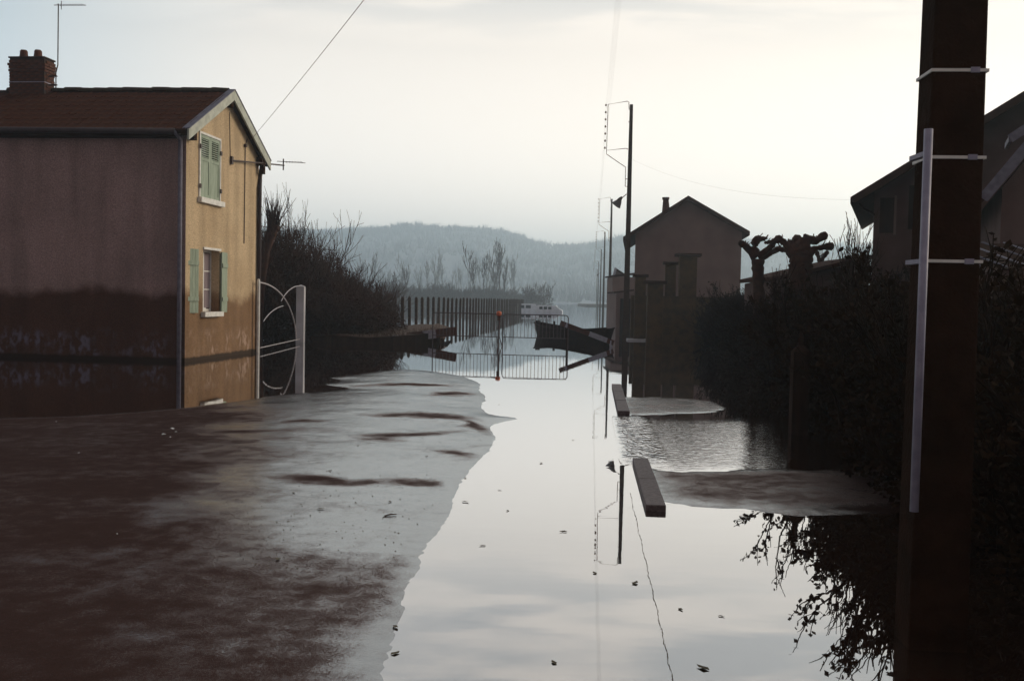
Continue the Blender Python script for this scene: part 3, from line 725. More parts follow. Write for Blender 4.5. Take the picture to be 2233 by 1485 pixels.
def arc(cx, cz, rx_, rz_, a0, a1, n=22): return [(cx+rx_*math.cos(rad(a0+(a1-a0)*i/n)), 0, cz+rz_*math.sin(rad(a0+(a1-a0)*i/n))) for i in range(n+1)]
M_gbar = pmat('faded_white_bar', (0.42, 0.40, 0.42), (0.25, 0.2, 0.2), 20, 0.6)
for pts_, r_ in ((arc(0.0, 0.05, GLn*0.88, 1.85, 90, 3), 0.022), (arc(GLn-0.15, 0.6, GLn*0.62, 1.28, 90, 142), 0.016), (arc(GLn*0.62, 0.3, GLn*0.62, 0.95, 98, 146), 0.014)):
    m = MB(); m.tube(pts_, r_, 6); m.build('curved_bar', M_gbar, gate)
for zq in (0.12, ):
    m = MB(); m.tube([(0.05, 0, zq), (GLn-0.15, 0, zq)], 0.014, 6); m.build('rail', M_gbar, gate)

# ------------------------------------------------------------------ branches, shrubs and trees
def grow(segs, p, d, length, r, depth, spread, kids, up=0.15, shrink=0.68, wob=0.12, rnd=random):
    n = 4; pts = [p.copy()]; q = p.copy(); dd = d.copy()
    for i in range(n):
        dd = (dd + Vector((rnd.gauss(0, wob), rnd.gauss(0, wob), rnd.gauss(0, wob)+up*0.25))).normalized()
        q = q + dd*length/n; pts.append(q.copy())
    segs.append((pts, r, r*0.62))
    if depth <= 0: return
    for k in range(kids):
        t = rnd.uniform(0.35, 1.0) if k else 1.0
        i = min(n-1, int(t*n)); b = pts[i].lerp(pts[i+1], t*n-i) if t < 1 else pts[-1]
        ax = Vector((rnd.gauss(0, 1), rnd.gauss(0, 1), rnd.gauss(0, 1))).normalized()
        nd = (dd + ax*spread*rnd.uniform(0.6, 1.2)); nd.z += up; nd.normalize()
        grow(segs, b, nd, length*shrink*rnd.uniform(0.75, 1.15), r*0.6, depth-1, spread, kids, up, shrink, wob, rnd)

def segs_mesh(name, segs, mat, n=3, minr=0.0):
    V_ = []; F_ = []
    for pts, r0, r1 in segs:
        m_ = len(pts); base_ = len(V_)
        for i, p_ in enumerate(pts):
            d_ = (pts[min(i+1, m_-1)]-pts[max(0, i-1)]).normalized(); u_ = Vector((0, 0, 1)) if abs(d_.z) < 0.9 else Vector((1, 0, 0))
            a_ = d_.cross(u_).normalized(); b_ = a_.cross(d_); rr = max(minr, r0+(r1-r0)*i/(m_-1))
            for k in range(n):
                t_ = 2*math.pi*k/n; V_.append(p_+(a_*math.cos(t_)+b_*math.sin(t_))*rr)
        for i in range(m_-1):
            for k in range(n): F_.append((base_+i*n+k, base_+i*n+(k+1) % n, base_+(i+1)*n+(k+1) % n, base_+(i+1)*n+k))
    return mesh_np(name, np.array(V_), np.array(F_), mat)

def bare_tree(name, h_, r, depth, spread, kids, mat, seed, up=0.35, trunkfrac=0.3, minr=0.0, lean=(0, 0)):
    """returns (trunk mesh, crown mesh)"""
    rd = random.Random(seed); segs = []
    d0 = Vector((lean[0], lean[1], 1)).normalized()
    grow(segs, Vector((0, 0, -0.6)), d0, h_*trunkfrac+0.6, r, depth, spread, kids, up, 0.74, 0.07, rd)
    zmax = max(p.z for s in segs for p in s[0]); k_ = h_/zmax
    segs = [([Vector((p.x*k_, p.y*k_, p.z*k_)) for p in s[0]], s[1], s[2]) for s in segs]
    return segs_mesh('trunk', segs[:1], mat, 6, minr), segs_mesh('crown', segs[1:], mat, 3, minr)

def make_tree(meshes, loc, rz, sc_, name, label, cat, group=None):
    e = empty(name, loc, rz, label, cat, group); e.scale = (sc_, sc_, sc_) if isinstance(sc_, (int, float)) else sc_
    link('trunk', meshes[0], e); link('crown', meshes[1], e); return e

def thicket(seed, w, h_, nst, nfill, leaf, mat, lmat, shoots=40, shooth=0.7, minr=0.006, leafy=0):
    """tangled bare bush: stems mesh + fine twig/leaf mass mesh"""
    rd = random.Random(seed); segs = []
    for i in range(nst):
        a = rd.uniform(0, 2*math.pi); rr = w*0.35*math.sqrt(rd.random())
        p = Vector((rr*math.cos(a), rr*math.sin(a), -0.5)); d_ = Vector((math.cos(a)*rd.uniform(0, .45), math.sin(a)*rd.uniform(0, .45), 1)).normalized()
        grow(segs, p, d_, h_*rd.uniform(0.45, 0.7), 0.03, 3, 0.55, 4, 0.2, 0.6, 0.12, rd)
    for i in range(shoots):
        a = rd.uniform(0, 2*math.pi); rr = w*0.45*math.sqrt(rd.random()); zt = h_*(1-(rr/(w*0.5))**2*0.35)*rd.uniform(0.75, 0.93)
        p = Vector((rr*math.cos(a), rr*math.sin(a), zt)); q = p+Vector((rd.gauss(0, .13), rd.gauss(0, .13), 1))*shooth*rd.uniform(0.3, 1.1)
        segs.append(([p, p.lerp(q, .5)+Vector((rd.gauss(0, .03), rd.gauss(0, .03), 0)), q], 0.012, 0.004))
    st = segs_mesh('stems', segs, mat, 3, minr)
    r2 = np.random.default_rng(seed)
    n = nfill
    th = r2.uniform(0, 2*np.pi, n); ph = r2.random(n); rr = w*0.5*np.sqrt(r2.random(n))
    lim = h_*(1-(rr/(w*0.5))**2.2*0.45)*(0.9+0.13*np.sin(th*3+seed)+0.07*np.sin(th*7+2*seed))
    zz_ = lim*(1-ph**1.6*1.0) - 0.15
    c = np.stack([rr*np.cos(th), rr*np.sin(th), zz_], 1)
    if leafy:      # leaves set along the shoots and twigs
        pl = [p_.lerp(q_, t_) for sg in segs[-(shoots+400):] for p_, q_ in zip(sg[0][:-1], sg[0][1:]) for t_ in (0.3, 0.8)]
        pa_ = np.array([tuple(p_) for p_ in pl]); pa_ = pa_[r2.integers(0, len(pa_), leafy)] + r2.normal(0, 0.022, (leafy, 3))
        c = np.concatenate([c, pa_]); n = len(c)
    a1_ = r2.normal(0, 1, (n, 3)); a1_ /= np.linalg.norm(a1_, axis=1)[:, None]; a2_ = r2.normal(0, 1, (n, 3)); a2_ = np.cross(a1_, a2_); a2_ /= np.linalg.norm(a2_, axis=1)[:, None]
    s1 = (leaf*r2.uniform(0.6, 1.4, n))[:, None]; s2 = s1*leaf_aspect
    Vq = np.stack([c-a1_*s1, c-a2_*s2, c+a1_*s1, c+a2_*s2], 1).reshape(-1, 3)
    fm = mesh_np('foliage', Vq, np.arange(len(Vq)).reshape(-1, 4), lmat)
    return st, fm

def make_shrub(ms, loc, rz, s_, name, label, cat, group=None):
    e = empty(name, loc, rz, label, cat, group); e.scale = s_
    link('stems', ms[0], e); link('foliage', ms[1], e); return e

# left thicket behind the gate
leaf_aspect = 0.22
TH = [thicket(20+i, 3.4, 3.0, 16, 9000, 0.075, M_twig, M_scrub, 60, 0.7) for i in range(3)]
spots = [(585, 36.0, 3.7), (650, 37.5, 3.3), (698, 40.0, 3.0), (732, 42.0, 2.3), (765, 44.5, 1.85), (620, 41.0, 3.6), (606, 36.6, 2.5), (702, 37.2, 2.35), (735, 38.0, 2.1), (772, 41.0, 2.0), (806, 44.5, 1.75), (722, 35.6, 1.9), (752, 35.4, 1.6), (780, 35.6, 1.45), (812, 38.0, 1.15)]
lbls = ['tall bare thorn bush just right of the house downpipe', 'bare brown bush with upright shoots behind the white gate', 'dense bare bush with small gaps showing the sky', 'rounded brown bush sloping down from the taller thicket',
        'low rounded twiggy bush at the right end of the thicket', 'bare bush at the back of the thicket behind the gate', 'low dark scrub directly behind the curved gate bars', 'low scrub behind the thick concrete gate post',
        'dark low scrub at the foot of the thicket near the water', 'low bramble clump above the earth bank', 'small bramble clump touching the first fence post',
        'low dark bramble at the water edge right of the concrete gate post', 'knee-high scrub on the earth bank below the round bush', 'knee-high scrub on the bank short of the first fence posts', 'small dead bush against the squat stone pier']
for i, (pxx, dd_, hh_) in enumerate(spots):
    q = at(pxx, 700, dd_)
    make_shrub(TH[i % 3], (q.x-0.3, dd_, 0), i*1.3, (0.98, 0.98, hh_*1.2/3.0), 'bare_bush', lbls[i], 'bush', 'bushes of the thicket behind the gate')
# knobbly pollard standing above the thicket
q = at(592, 600, 34.5)
rd = random.Random(5); segs = []
segs.append(([Vector((-0.3, 0, -0.5)), Vector((-0.25, 0, 1.8)), Vector((-0.12, 0, 3.1)), Vector((0.18, 0, 4.0))], 0.09, 0.21))
pol = empty('pollarded_willow', (q.x-0.1, 34.5, 0), 0, 'knobbly pollard willow with thin shoots above the thicket', 'tree')
link('trunk', segs_mesh('trunk', segs, M_twig, 8), pol)
segs = []
for i in range(95):
    a = rd.uniform(0, 6.28); b0 = Vector((0.15+0.22*math.cos(a)*rd.random(), 0.22*math.sin(a), 3.9+rd.uniform(-.35, .3))); L_ = rd.uniform(0.25, 1.15)
    d_ = Vector((rd.gauss(0, .3), rd.gauss(0, .3), 1)).normalized(); segs.append(([b0, b0+d_*L_*.5, b0+d_*L_+Vector((0, 0, .05))], 0.022, 0.005))
link('crown', segs_mesh('crown', segs, M_twig, 3), pol)

# low earth bank and its stone edge in front of the thicket
bkm = MB()
bp_ = [gp(680, 745), gp(730, 748), gp(800, 750), gp(857, 750.5), gp(905, 750), gp(940, 749), gp(968, 749)]
hs = [0.20, 0.30, 0.24, 0.30, 0.36, 0.42, 0.16]
vs = []
for p_, h2 in zip(bp_, hs):
    vs += [(p_.x, p_.y, -0.4), (p_.x, p_.y, h2*0.85), (p_.x+0.05, p_.y+0.3, h2*0.9)]
bkm.add(vs, [(3*i, 3*i+3, 3*i+4, 3*i+1) for i in range(6)] + [(3*i+1, 3*i+4, 3*i+5, 3*i+2) for i in range(6)])
o = bkm.build('bank_wall', M_dark); tag(o, 'dark low stone edging holding the earth bank above the water', 'wall')
gb = MB(); vs = []; nb = 24
for i, (p_, h2) in enumerate(zip(bp_, hs)):
    for j in range(5):
        t_ = j/4.0; far = Vector((p_.x + (-5.2+0.3*i-p_.x)*0.0 + t_*(-1.4+0.2*i), p_.y+0.3+t_*9.0, 0)); vs.append((far.x, far.y, h2*0.9+0.10*math.sin(t_*2.4)+0.05*math.sin(i*3+j*2)))
gb.add(vs, [(5*i+j, 5*i+5+j, 5*i+6+j, 5*i+j+1) for i in range(6) for j in range(4)])
tag(gb.build('bank', M_grassd, smooth=True), kind='structure')

tf = MB(); rd = random.Random(9)
for i in range(700):
    k_ = rd.uniform(0, 5.6); i0 = int(k_); p_ = bp_[i0].lerp(bp_[i0+1], k_-i0); hb = hs[i0]+(hs[i0+1]-hs[i0])*(k_-i0); t_ = rd.random()**2
    x_, y_, z_ = p_.x+rd.uniform(-.05, .05), p_.y+0.02+t_*4, hb*0.86+0.05*t_; L_ = rd.uniform(0.06, 0.22); lx, ly = rd.uniform(-.10, .10), rd.uniform(-.12, .03)
    tf.add([(x_-0.006, y_, z_-0.03), (x_+0.006, y_, z_-0.03), (x_+lx, y_+ly, z_+L_)], [(0, 1, 2)])
tag(tf.build('bank_grass', M_grassd), 'tufts of dead grass fringing the low earth bank', 'grass', kind='stuff')
# concrete picket fence running away along the street
fence = empty('concrete_fence', (0, 0, 0), 0, 'long receding row of square concrete fence posts left of the street', 'fence')
fpo = MB(); fpo.box(-0.075, -0.075, -0.6, 0.075, 0.075, 1.50); fpo.add([(-.075,-.075,1.50),(.075,-.075,1.50),(.075,.075,1.50),(-.075,.075,1.50),(-.035,-.035,1.6),(.035,-.035,1.6),(.035,.035,1.6),(-.035,.035,1.6)], [(0,1,5,4),(1,2,6,5),(2,3,7,6),(3,0,4,7),(4,5,6,7)])
fpo_me = fpo.mesh('post', M_concd)
def fx(d_): return -5.90+0.083*(d_-46.5)
dd_ = 46.5
while dd_ < 135:
    o = link('post', fpo_me, fence); o.location = (fx(dd_)+random.uniform(-.02, .02), dd_, random.uniform(-.03, .03)); o.rotation_euler = (random.uniform(-.015, .015), random.uniform(-.015, .015), -0.08); dd_ += 1.95
for zq in (0.5, 1.0, 1.42):
    m = MB(); m.tube([(fx(46.5), 46.5, zq), (fx(135), 135, zq)], 0.006, 4); m.build('wire', M_wire, fence)
o = MB(); o.box(-0.2, -0.2, -0.5, 0.2, 0.2, 1.72); o.add([(-.2,-.2,1.72),(.2,-.2,1.72),(.2,.2,1.72),(-.2,.2,1.72),(0,0,1.85)], [(0,1,4),(1,2,4),(2,3,4),(3,0,4)])
q = at(822, 700, 46.0); o = o.build('stone_pier', M_concd, bevel=0.03); o.location = (q.x, 46, 0); tag(o, 'squat dark stone pier where the picket fence meets the thicket', 'pier')

# ------------------------------------------------------------------ BARRIERS, BOARDS, BOAT
def barrier(pa, pb, label, zt=1.08, zb=0.30):
    a = Vector((pa[0], pa[1], 0)); b = Vector((pb[0], pb[1], 0)); d_ = b-a; Ln = d_.length
    e = empty('crowd_barrier', a, math.atan2(d_.y, d_.x), label, 'barrier', 'steel crowd barriers closing the street')
    r = 0.1
    pts = [(0, 0, -0.25), (0, 0, zt-r)] + [(r-r*math.cos(rad(t_)), 0, zt-r+r*math.sin(rad(t_))) for t_ in (30, 60, 90)] + [(Ln-r, 0, zt)] + [(Ln-r+r*math.sin(rad(t_)), 0, zt-r+r*math.cos(rad(t_))) for t_ in (30, 60, 90)] + [(Ln, 0, -0.25)]
    m = MB(); m.tube(pts, 0.019, 6); m.build('frame', M_steel, e)
    m = MB(); m.tube([(0, 0, zb), (Ln, 0, zb)], 0.015, 6); m.build('lower_rail', M_steel, e)
    bm_ = MB(); bm_.tube([(0, 0, zb), (0, 0, zt)], 0.0085, 5); bme = bm_.mesh('bar', M_steel)
    n = int(Ln/0.118)
    for i in range(1, n): o = link('bar', bme, e); o.location = (Ln*i/n, 0, 0)
    for x_ in (0.12, Ln-0.12):
        m = MB(); m.bar((x_, -0.3, -0.2), (x_, 0.3, -0.2), 0.04, 0.03); m.build('foot', M_steel, e)
    return e
barrier((-2.72, 34.1), (-0.46, 33.75), 'left of two steel crowd barriers standing in the water')
barrier((-0.32, 33.72), (1.88, 33.5), 'right of two steel crowd barriers, nearer the dark boat')
lp = at(1088, 690, 33.6)
lamp_ = empty('warning_lamp', (lp.x, 33.6, 0), 0, 'small orange warning lamp hung where the two crowd barriers meet', 'lamp')
m = MB(); m.tube([(0, 0, 1.18), (0, 0, 1.15), (0, 0, 1.05), (0, 0, 1.02)], [0.03, 0.085, 0.085, 0.05], 12); m.build('lens', M_orange, lamp_, smooth=True)
m = MB(); m.box(-0.05, -0.04, 0.86, 0.05, 0.04, 1.02); m.build('battery_box', M_board_r, lamp_, 0.01)
m = MB(); m.tube([(0.03, 0, 0.9), (0.03, 0, 0.25), (0.07, 0, 0.12), (0.11, 0, 0.0), (0.09, 0, -0.12), (0.02, 0, -0.1), (-0.03, 0, 0.05), (-0.02, 0, 0.2), (0.03, 0, 0.25)], 0.013, 5)
o = m.build('rope', M_board_r); o.location = (lp.x, 33.58, 0.06); tag(o, 'dark rope tying the two crowd barriers together and trailing in the water', 'rope')

def striped_board(pa, pb, hgt, parts, label):
    a, b = Vector(pa), Vector(pb); e = empty('road_closed_board', ((a.x+b.x)/2, (a.y+b.y)/2, 0), 0, label, 'barrier board')
    c0 = Vector(e.location)
    d_ = b-a; tot = sum(p_[0] for p_ in parts); s0 = 0
    for w_, mt in parts:
        m = MB(); m.bar(a+d_*(s0/tot)-c0, a+d_*((s0+w_)/tot)-c0, 0.03, hgt); m.build('board_section', mt, e); s0 += w_
    return e, a-c0, b-c0
e, a_, b_ = striped_board(at(846, 741, 34.6), at(996, 722, 34.2), 0.30, [(0.16, M_board_r), (0.42, M_board_w), (0.47, M_board_r), (0.4, M_board_w), (0.62, M_board_r)], 'tilted red and white road closed board left of the crowd barriers')
for t_ in (0.2, 0.72):
    p_ = a_.lerp(b_, t_); m = MB()
    m.bar(p_+Vector((0, 0.04, 0.1)), Vector((p_.x-0.25, p_.y+0.3, -0.4)), 0.06); m.bar(p_+Vector((0, 0.06, 0.1)), Vector((p_.x+0.25, p_.y-0.15, -0.4)), 0.06); m.build('trestle_leg', M_dark, e)
m = MB(); m.box(-0.13, -0.1, -0.4, 0.16, 0.12, 0.22); o = m.build('ballast_block', M_dark, bevel=0.02); q = at(940, 745, 34.8); o.location = (q.x, 34.8, 0); tag(o, 'dark block under the left road closed board', 'block')
e, a_, b_ = striped_board(at(1222, 704, 34.0), at(1338, 748, 34.6), 0.17, [(0.22, M_board_r), (0.10, M_board_w), (0.95, M_board_r), (0.8, M_board_w), (0.3, M_board_r)], 'steeply tilted narrow road closed board at the bow of the boat')
m = MB(); m.bar(b_+Vector((-0.15, 0.05, 0.1)), Vector((b_.x+0.05, b_.y+0.1, -0.4)), 0.07); m.bar(b_+Vector((-0.1, -0.03, 0.08)), Vector((b_.x-0.15, b_.y-0.1, -0.35)), 0.05); m.build('trestle_leg', M_board_w, e)
m = MB(); m.tube([(0, 0, -0.4), (0, 0, 0.72)], 0.035, 6); o = m.build('stake', M_dark); q = at(1236, 740, 34.9); o.location = (q.x, 34.9, 0); tag(o, 'short dark stake propping the tilted board beside the right barrier', 'stake')

# flat bottomed boat: stations along its length, bow at the left/back end
ba = gp(1172, 731); bb = gp(1330, 748)
boat = empty('rowing_boat', ((ba.x+bb.x)/2, (ba.y+bb.y)/2, 0), math.atan2(bb.y-ba.y, bb.x-ba.x), 'dark tarred flat-bottomed boat moored behind the right barrier', 'boat')
Lb = (bb-ba).length; st = 14; hull = MB(); vs = []
for i in range(st+1):
    t_ = i/st*2-1; wv = 0.62*(1-abs(t_)**2.6*0.72); sheer = 0.38+0.17*t_**2+(0.05 if i == 0 else 0); x_ = t_*Lb/2
    xb = x_*0.9; wb = wv*0.72
    vs += [(x_, -wv, sheer), (xb, -wb, -0.22), (xb, wb, -0.22), (x_, wv, sheer), (x_*0.985, wv-0.045, sheer), (xb*0.985, wb-0.04, -0.16), (xb*0.985, -wb+0.04, -0.16), (x_*0.985, -wv+0.045, sheer)]
fs = [(8*i+k_, 8*i+8+k_, 8*i+8+(k_+1) % 8, 8*i+(k_+1) % 8) for i in range(st) for k_ in range(8)] + [tuple(range(8)), tuple(8*st+k_ for k_ in range(8))]
hull.add(vs, fs[:-2]); hull.add([vs[k_] for k_ in (0, 1, 2, 3)], [(0, 1, 2, 3)]); hull.add([vs[8*st+k_] for k_ in (0, 1, 2, 3)], [(0, 1, 2, 3)])
hull.build('hull', M_boat, boat)
for sgn in (-1, 1):
    rl = MB(); rl.tube([(((i/st*2-1)*Lb/2), sgn*0.62*(1-abs(i/st*2-1)**2.6*0.72), 0.40+0.17*(i/st*2-1)**2) for i in range(st+1)], 0.03, 6); rl.build('gunwale', M_boat, boat)
for t_ in (-0.5, 0.1, 0.6):
    m = MB(); m.box(t_*Lb/2-0.12, -0.52, 0.30, t_*Lb/2+0.12, 0.52, 0.335); m.build('thwart', M_boat, boat)
m = MB(); m.box(-Lb/2-0.05, -0.08, 0.5, -Lb/2+0.1, 0.08, 0.66); m.build('stem_head', M_boat, boat)
m = MB(); m.box(-Lb/2+0.75, 0.42, 0.42, -Lb/2+0.82, 0.5, 0.66); m.build('rowlock', M_boat, boat)

# two white vehicles stranded in the flood far off
def van(pxx, dd_, ln, ht, rz, label, nwin):
    q = at(pxx, 678, dd_); e = empty('flooded_van', (q.x, dd_, 0), rz, label, 'van')
    m = MB(); m.prism([(-ln/2, -0.5), (ln/2, -0.5), (ln/2, 0.25), (ln/2-0.35, 0.42), (ln/2-0.85, ht), (-ln/2+0.1, ht), (-ln/2, ht-0.25)], 'y', -0.85, 0.85); m.build('body', M_van, e, 0.04)
    for i in range(nwin):
        w_ = (ln-1.6)/nwin; x0 = -ln/2+0.35+i*w_; m = MB(); m.box(x0, -0.87, ht*0.42, x0+w_*0.75, -0.852, ht-0.16); m.build('window', M_glass, e)
    m = MB(); m.add([(ln/2-0.37, -0.75, 0.45), (ln/2-0.37, 0.75, 0.45), (ln/2-0.80, 0.75, ht-0.1), (ln/2-0.80, -0.75, ht-0.1)], [(0, 1, 2, 3)]); o = m.build('windscreen', M_glass, e); o.location = (0.02, 0, 0.02)
    return e
van(1150, 132, 3.4, 0.98, 0.25, 'white van half sunk in the flood, left of the pair beyond the fence', 2)
van(1199, 128, 3.3, 0.85, -0.1, 'low white vehicle with dark windows awash, right of the pair', 3)

# ------------------------------------------------------------------ UTILITY POLES
PX = lambda d_: 2.04 + 0.0782*(d_-4.7)
def wire_pt(d_, k):   # insulator position of wire k on the pole at distance d_
    return Vector((PX(d_)-1.18, d_, 10.72-0.33*k))
def pole_shaft(e, mt):
    m = MB(); b, c = (0.138 if e.location.y < 10 else 0.150), 0.12; t2, t3 = 0.075, 0.06
    m.add([(-b,-c,-0.6),(b,-c,-0.6),(b,c,-0.6),(-b,c,-0.6),(-t2,-t3,10.75),(t2,-t3,10.75),(t2,t3,10.75),(-t2,t3,10.75)], [(0,3,2,1),(4,5,6,7),(0,1,5,4),(1,2,6,5),(2,3,7,6),(3,0,4,7)])
    m.build('shaft', mt, e, 0.012)
def pole_frame(e):
    m = MB(); m.tube([(-0.1, 0, 10.5), (-0.12, 0, 10.86), (-0.2, 0, 10.9), (-1.08, 0, 10.75), (-1.1, 0, 8.62), (-0.2, 0, 8.72), (-0.1, 0, 8.68)], 0.018, 6, caps=False)
    m.tube([(-1.1, 0, 8.62), (-1.1, 0, 8.45), (-0.2, 0, 7.85), (-0.19, 0, 6.95), (-0.1, 0, 6.95)], 0.018, 6); m.tube([(-0.19, 0, 7.3), (-0.1, 0, 7.3)], 0.015, 5); m.tube([(-0.12, 0, 9.95), (-0.06, 0, 9.95)], 0.02, 5)
    m.build('bracket_frame', M_rust, e)
    im = MB(); im.tube([(0, 0, -0.05), (0, 0, 0.0), (0, 0, 0.05)], [0.035, 0.045, 0.02], 8); ime = im.mesh('insulator', M_rust)
    for k in range(7): o = link('insulator', ime, e); o.location = (-1.18, 0, 10.72-0.33*k)
M_rust = pmat('rusty_steel', (0.16, 0.07, 0.03), (0.10, 0.045, 0.02), 12, 0.7)
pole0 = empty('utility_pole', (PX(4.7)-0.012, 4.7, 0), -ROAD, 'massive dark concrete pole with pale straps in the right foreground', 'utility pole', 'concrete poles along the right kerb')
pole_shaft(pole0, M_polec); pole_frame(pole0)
for zq in (2.685, 2.29, 1.815):
    b_ = 0.138-0.063*(zq+0.6)/11.35; c_ = 0.12-0.06*(zq+0.6)/11.35; m = MB()
    for (x0, y0, x1, y1) in ((-b_-0.008, -c_-0.008, b_+0.008, -c_-0.001), (-b_-0.008, c_+0.001, b_+0.008, c_+0.008), (-b_-0.008, -c_-0.001, -b_-0.001, c_+0.001), (b_+0.001, -c_-0.001, b_+0.008, c_+0.001)):
        m.box(x0, y0, zq-0.007, x1, y1, zq+0.007)
    st_ = m.build('steel_strap', M_white, pole0)
    m = MB(); m.box(b_-0.075, -c_-0.016, zq-0.012, b_-0.035, -c_-0.0085, zq+0.012); m.build('buckle', M_galv, st_)
# cable conduit standing just off the pole face
ct = at(2031, 282, 4.42); cb = at(1999, 1115, 4.42)
m = MB(); m.tube([(ct.x-PX(4.7), ct.y-4.7, ct.z), (cb.x-PX(4.7), cb.y-4.7, cb.z)], 0.019, 10)
cdt = m.build('conduit', M_galv, pole0, smooth=True); cdt.rotation_euler = (0, 0, ROAD)
for zq in (2.29, 1.815):
    m = MB(); m.box(ct.x-PX(4.7)-0.01, ct.y-4.7, zq-0.02, ct.x-PX(4.7)+0.02, -0.1, zq+0.0)
    cdb = m.build('conduit_clip', M_galv, pole0); cdb.rotation_euler = (0, 0, ROAD)
pdist = [46.8, 90.0, 133.0, 178.0, 235.0, 290.0]
plab = ['tall concrete utility pole with a street lamp in front of the gabled house', 'second utility pole behind the lamp pole, its bracket faint against the sky', 'third and shorter looking utility pole left of the second, rising from the flood',
        'utility pole fourth in the receding row, with a small lamp', 'slender far utility pole near the end of the row', 'farthest and smallest utility pole of the row']
proto = None
for i, dd_ in enumerate(pdist):
    if i == 0:
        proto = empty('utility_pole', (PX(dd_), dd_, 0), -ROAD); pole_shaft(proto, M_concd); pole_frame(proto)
        e = proto
    else:
        e = copy_tree(proto); e.location = (PX(dd_), dd_, 0); e.scale = (1.0, 1.0, 1.0)
    tag(e, plab[i], 'utility pole', 'concrete poles along the right kerb')
def street_lamp(pp, dd_, label):
    e = empty('street_lamp', (PX(dd_), dd_, 0), -ROAD, label, 'street lamp')
    m = MB(); m.tube([(-0.12, -0.02, 6.6), (-0.32, -0.05, 6.42)], 0.022, 6); m.build('arm', M_iron, e)
    m = MB(); m.tube([(-0.32, -0.05, 6.46), (-0.42, -0.06, 6.36), (-0.47, -0.07, 6.24), (-0.60, -0.09, 6.06)], [0.05, 0.09, 0.14, 0.24], 12); m.build('lamp_shade', M_iron, e)
street_lamp(proto, 46.8, 'cone-shaded street lamp on the tall pole before the gabled house')
street_lamp(proto, 178.0, 'tiny distant street lamp on the fourth pole of the row')
def sag_wire(a, b, sag, r, n=18):
    return [a.lerp(b, i/n) - Vector((0, 0, sag*4*(i/n)*(1-i/n))) for i in range(n+1)]
allp = [4.7] + pdist
for k in range(7):
    m = MB()
    for j in range(3):
        m.tube(sag_wire(wire_pt(allp[j], k), wire_pt(allp[j+1], k), 0.55+0.03*k, 0.006), 0.0008, 4, caps=False)
    w0 = wire_pt(4.7, k); m.tube(sag_wire(w0+Vector((-2.9, -37, 0)), w0, 0.6, 0.006), 0.0008, 4, caps=False)
    tag(m.build('overhead_wire', M_wire), 'thin wire strung from pole to pole above the right kerb', 'wire', 'wires strung along the row of poles')
hp = HM @ Vector((0.12, 3.62, EZ+0.33))
m = MB(); m.tube(sag_wire(at(782, 0, 14.0) + (at(782, 0, 14.0)-hp)*0.9, hp, 0.10, 0.01), 0.005, 5); tag(m.build('service_wire', M_rust), 'tan service wire rising from the ochre gable across the sky', 'wire')
m = MB(); m.tube(sag_wire(at(1452, 348, 46.0), at(1862, 436, 25.4), 0.25, 0.01), 0.005, 4); 
a0_ = Vector((PX(46.8)+0.1, 46.7, 8.2)); m = MB(); m.tube(sag_wire(a0_, at(1864, 436, 25.4), 0.45, 0.01), 0.0016, 4); tag(m.build('service_wire', M_wire), 'faint sagging wire from the lamp pole to the right-hand house', 'wire')

# ------------------------------------------------------------------ BUILDINGS ON THE RIGHT
def facade(O_, rz, back=0.0):
    """picture point -> local (x, 0, z) on the vertical wall plane through O_ turned by rz"""
    t_ = Vector((math.cos(rz), math.sin(rz), 0)); n_ = Vector((-math.sin(rz), math.cos(rz), 0)); C_ = Vector((0, 0, CAMH)); P_ = O_+n_*back
    def f(px_, py_):
        r_ = ray(px_, py_); k_ = (P_-C_).dot(n_)/r_.dot(n_); q_ = C_+r_*k_
        return Vector(((q_-O_).dot(t_), 0, q_.z))
    return f
def gable_house(name, d_, pl, pr, pe, pa, label, wallm, roofm, depth, over=0.35, th=0.14, cat='house', rz=0.0):
    """gable facing the street end: px of wall left/right, eave (x,y) list and apex px"""
    O_ = at(pl, 700, d_); O_.z = 0
    F_ = facade(O_, rz)
    wl, wr = F_(pl, 700), F_(pr, 700); el, er = F_(*pe[0]), F_(*pe[1]); ap = F_(*pa)
    ex0, ex1 = el.x, er.x
    e = empty(name, O_, rz, label, cat)
    X = lambda v: v
    m = MB()
    def zr(x): return ap.z + (el.z-ap.z)*(ap.x-x)/(ap.x-ex0) if x < ap.x else ap.z+(er.z-ap.z)*(x-ap.x)/(ex1-ap.x)
    m.prism([(0, -0.9), (X(wr.x), -0.9), (X(wr.x), zr(wr.x)-th), (X(ap.x), ap.z-th), (0, zr(wl.x)-th)], 'y', 0.0, depth); m.build('wall', wallm, e)
    m = MB(); m.prism([(X(ex0), el.z-th), (X(ap.x), ap.z-th), (X(ex1), er.z-th), (X(ex1), er.z), (X(ap.x), ap.z), (X(ex0), el.z)], 'y', -over, depth+over); m.build('roof', roofm, e)
    return e, F_, zr, O_
h2, F2, zr2, O2 = gable_house('gabled_house', 49.0, 1381, 1612, [(1359, 518), (1633, 506)], (1500, 429), 'mauve rendered house with a plain gable facing the street behind the tall pole', M_house2, M_rooff, 9.0, 0.45, 0.2, rz=-rad(7))
m = MB(); x_ = F2(1448, 455).x+0.1; m.prism([(x_-0.17, 5.9), (x_+0.26, 5.9), (x_+0.14, 6.75), (x_-0.12, 6.75)], 'y', 1.2, 1.65); o = m.build('chimney', M_brick, h2); 
m = MB(); m.box(x_-0.16, 1.16, 6.75, x_+0.18, 1.69, 6.83); m.build('cap', M_brick, o)
h3, F3, zr3, O3 = gable_house('small_house', 84.0, 1340, 1378, [(1334, 612), (1384, 612)], (1342, 584), 'small distant house with a reddish roof between the poles and the gabled house', M_house2, M_rooff, 8, 0.5, 0.15, rz=-rad(7))
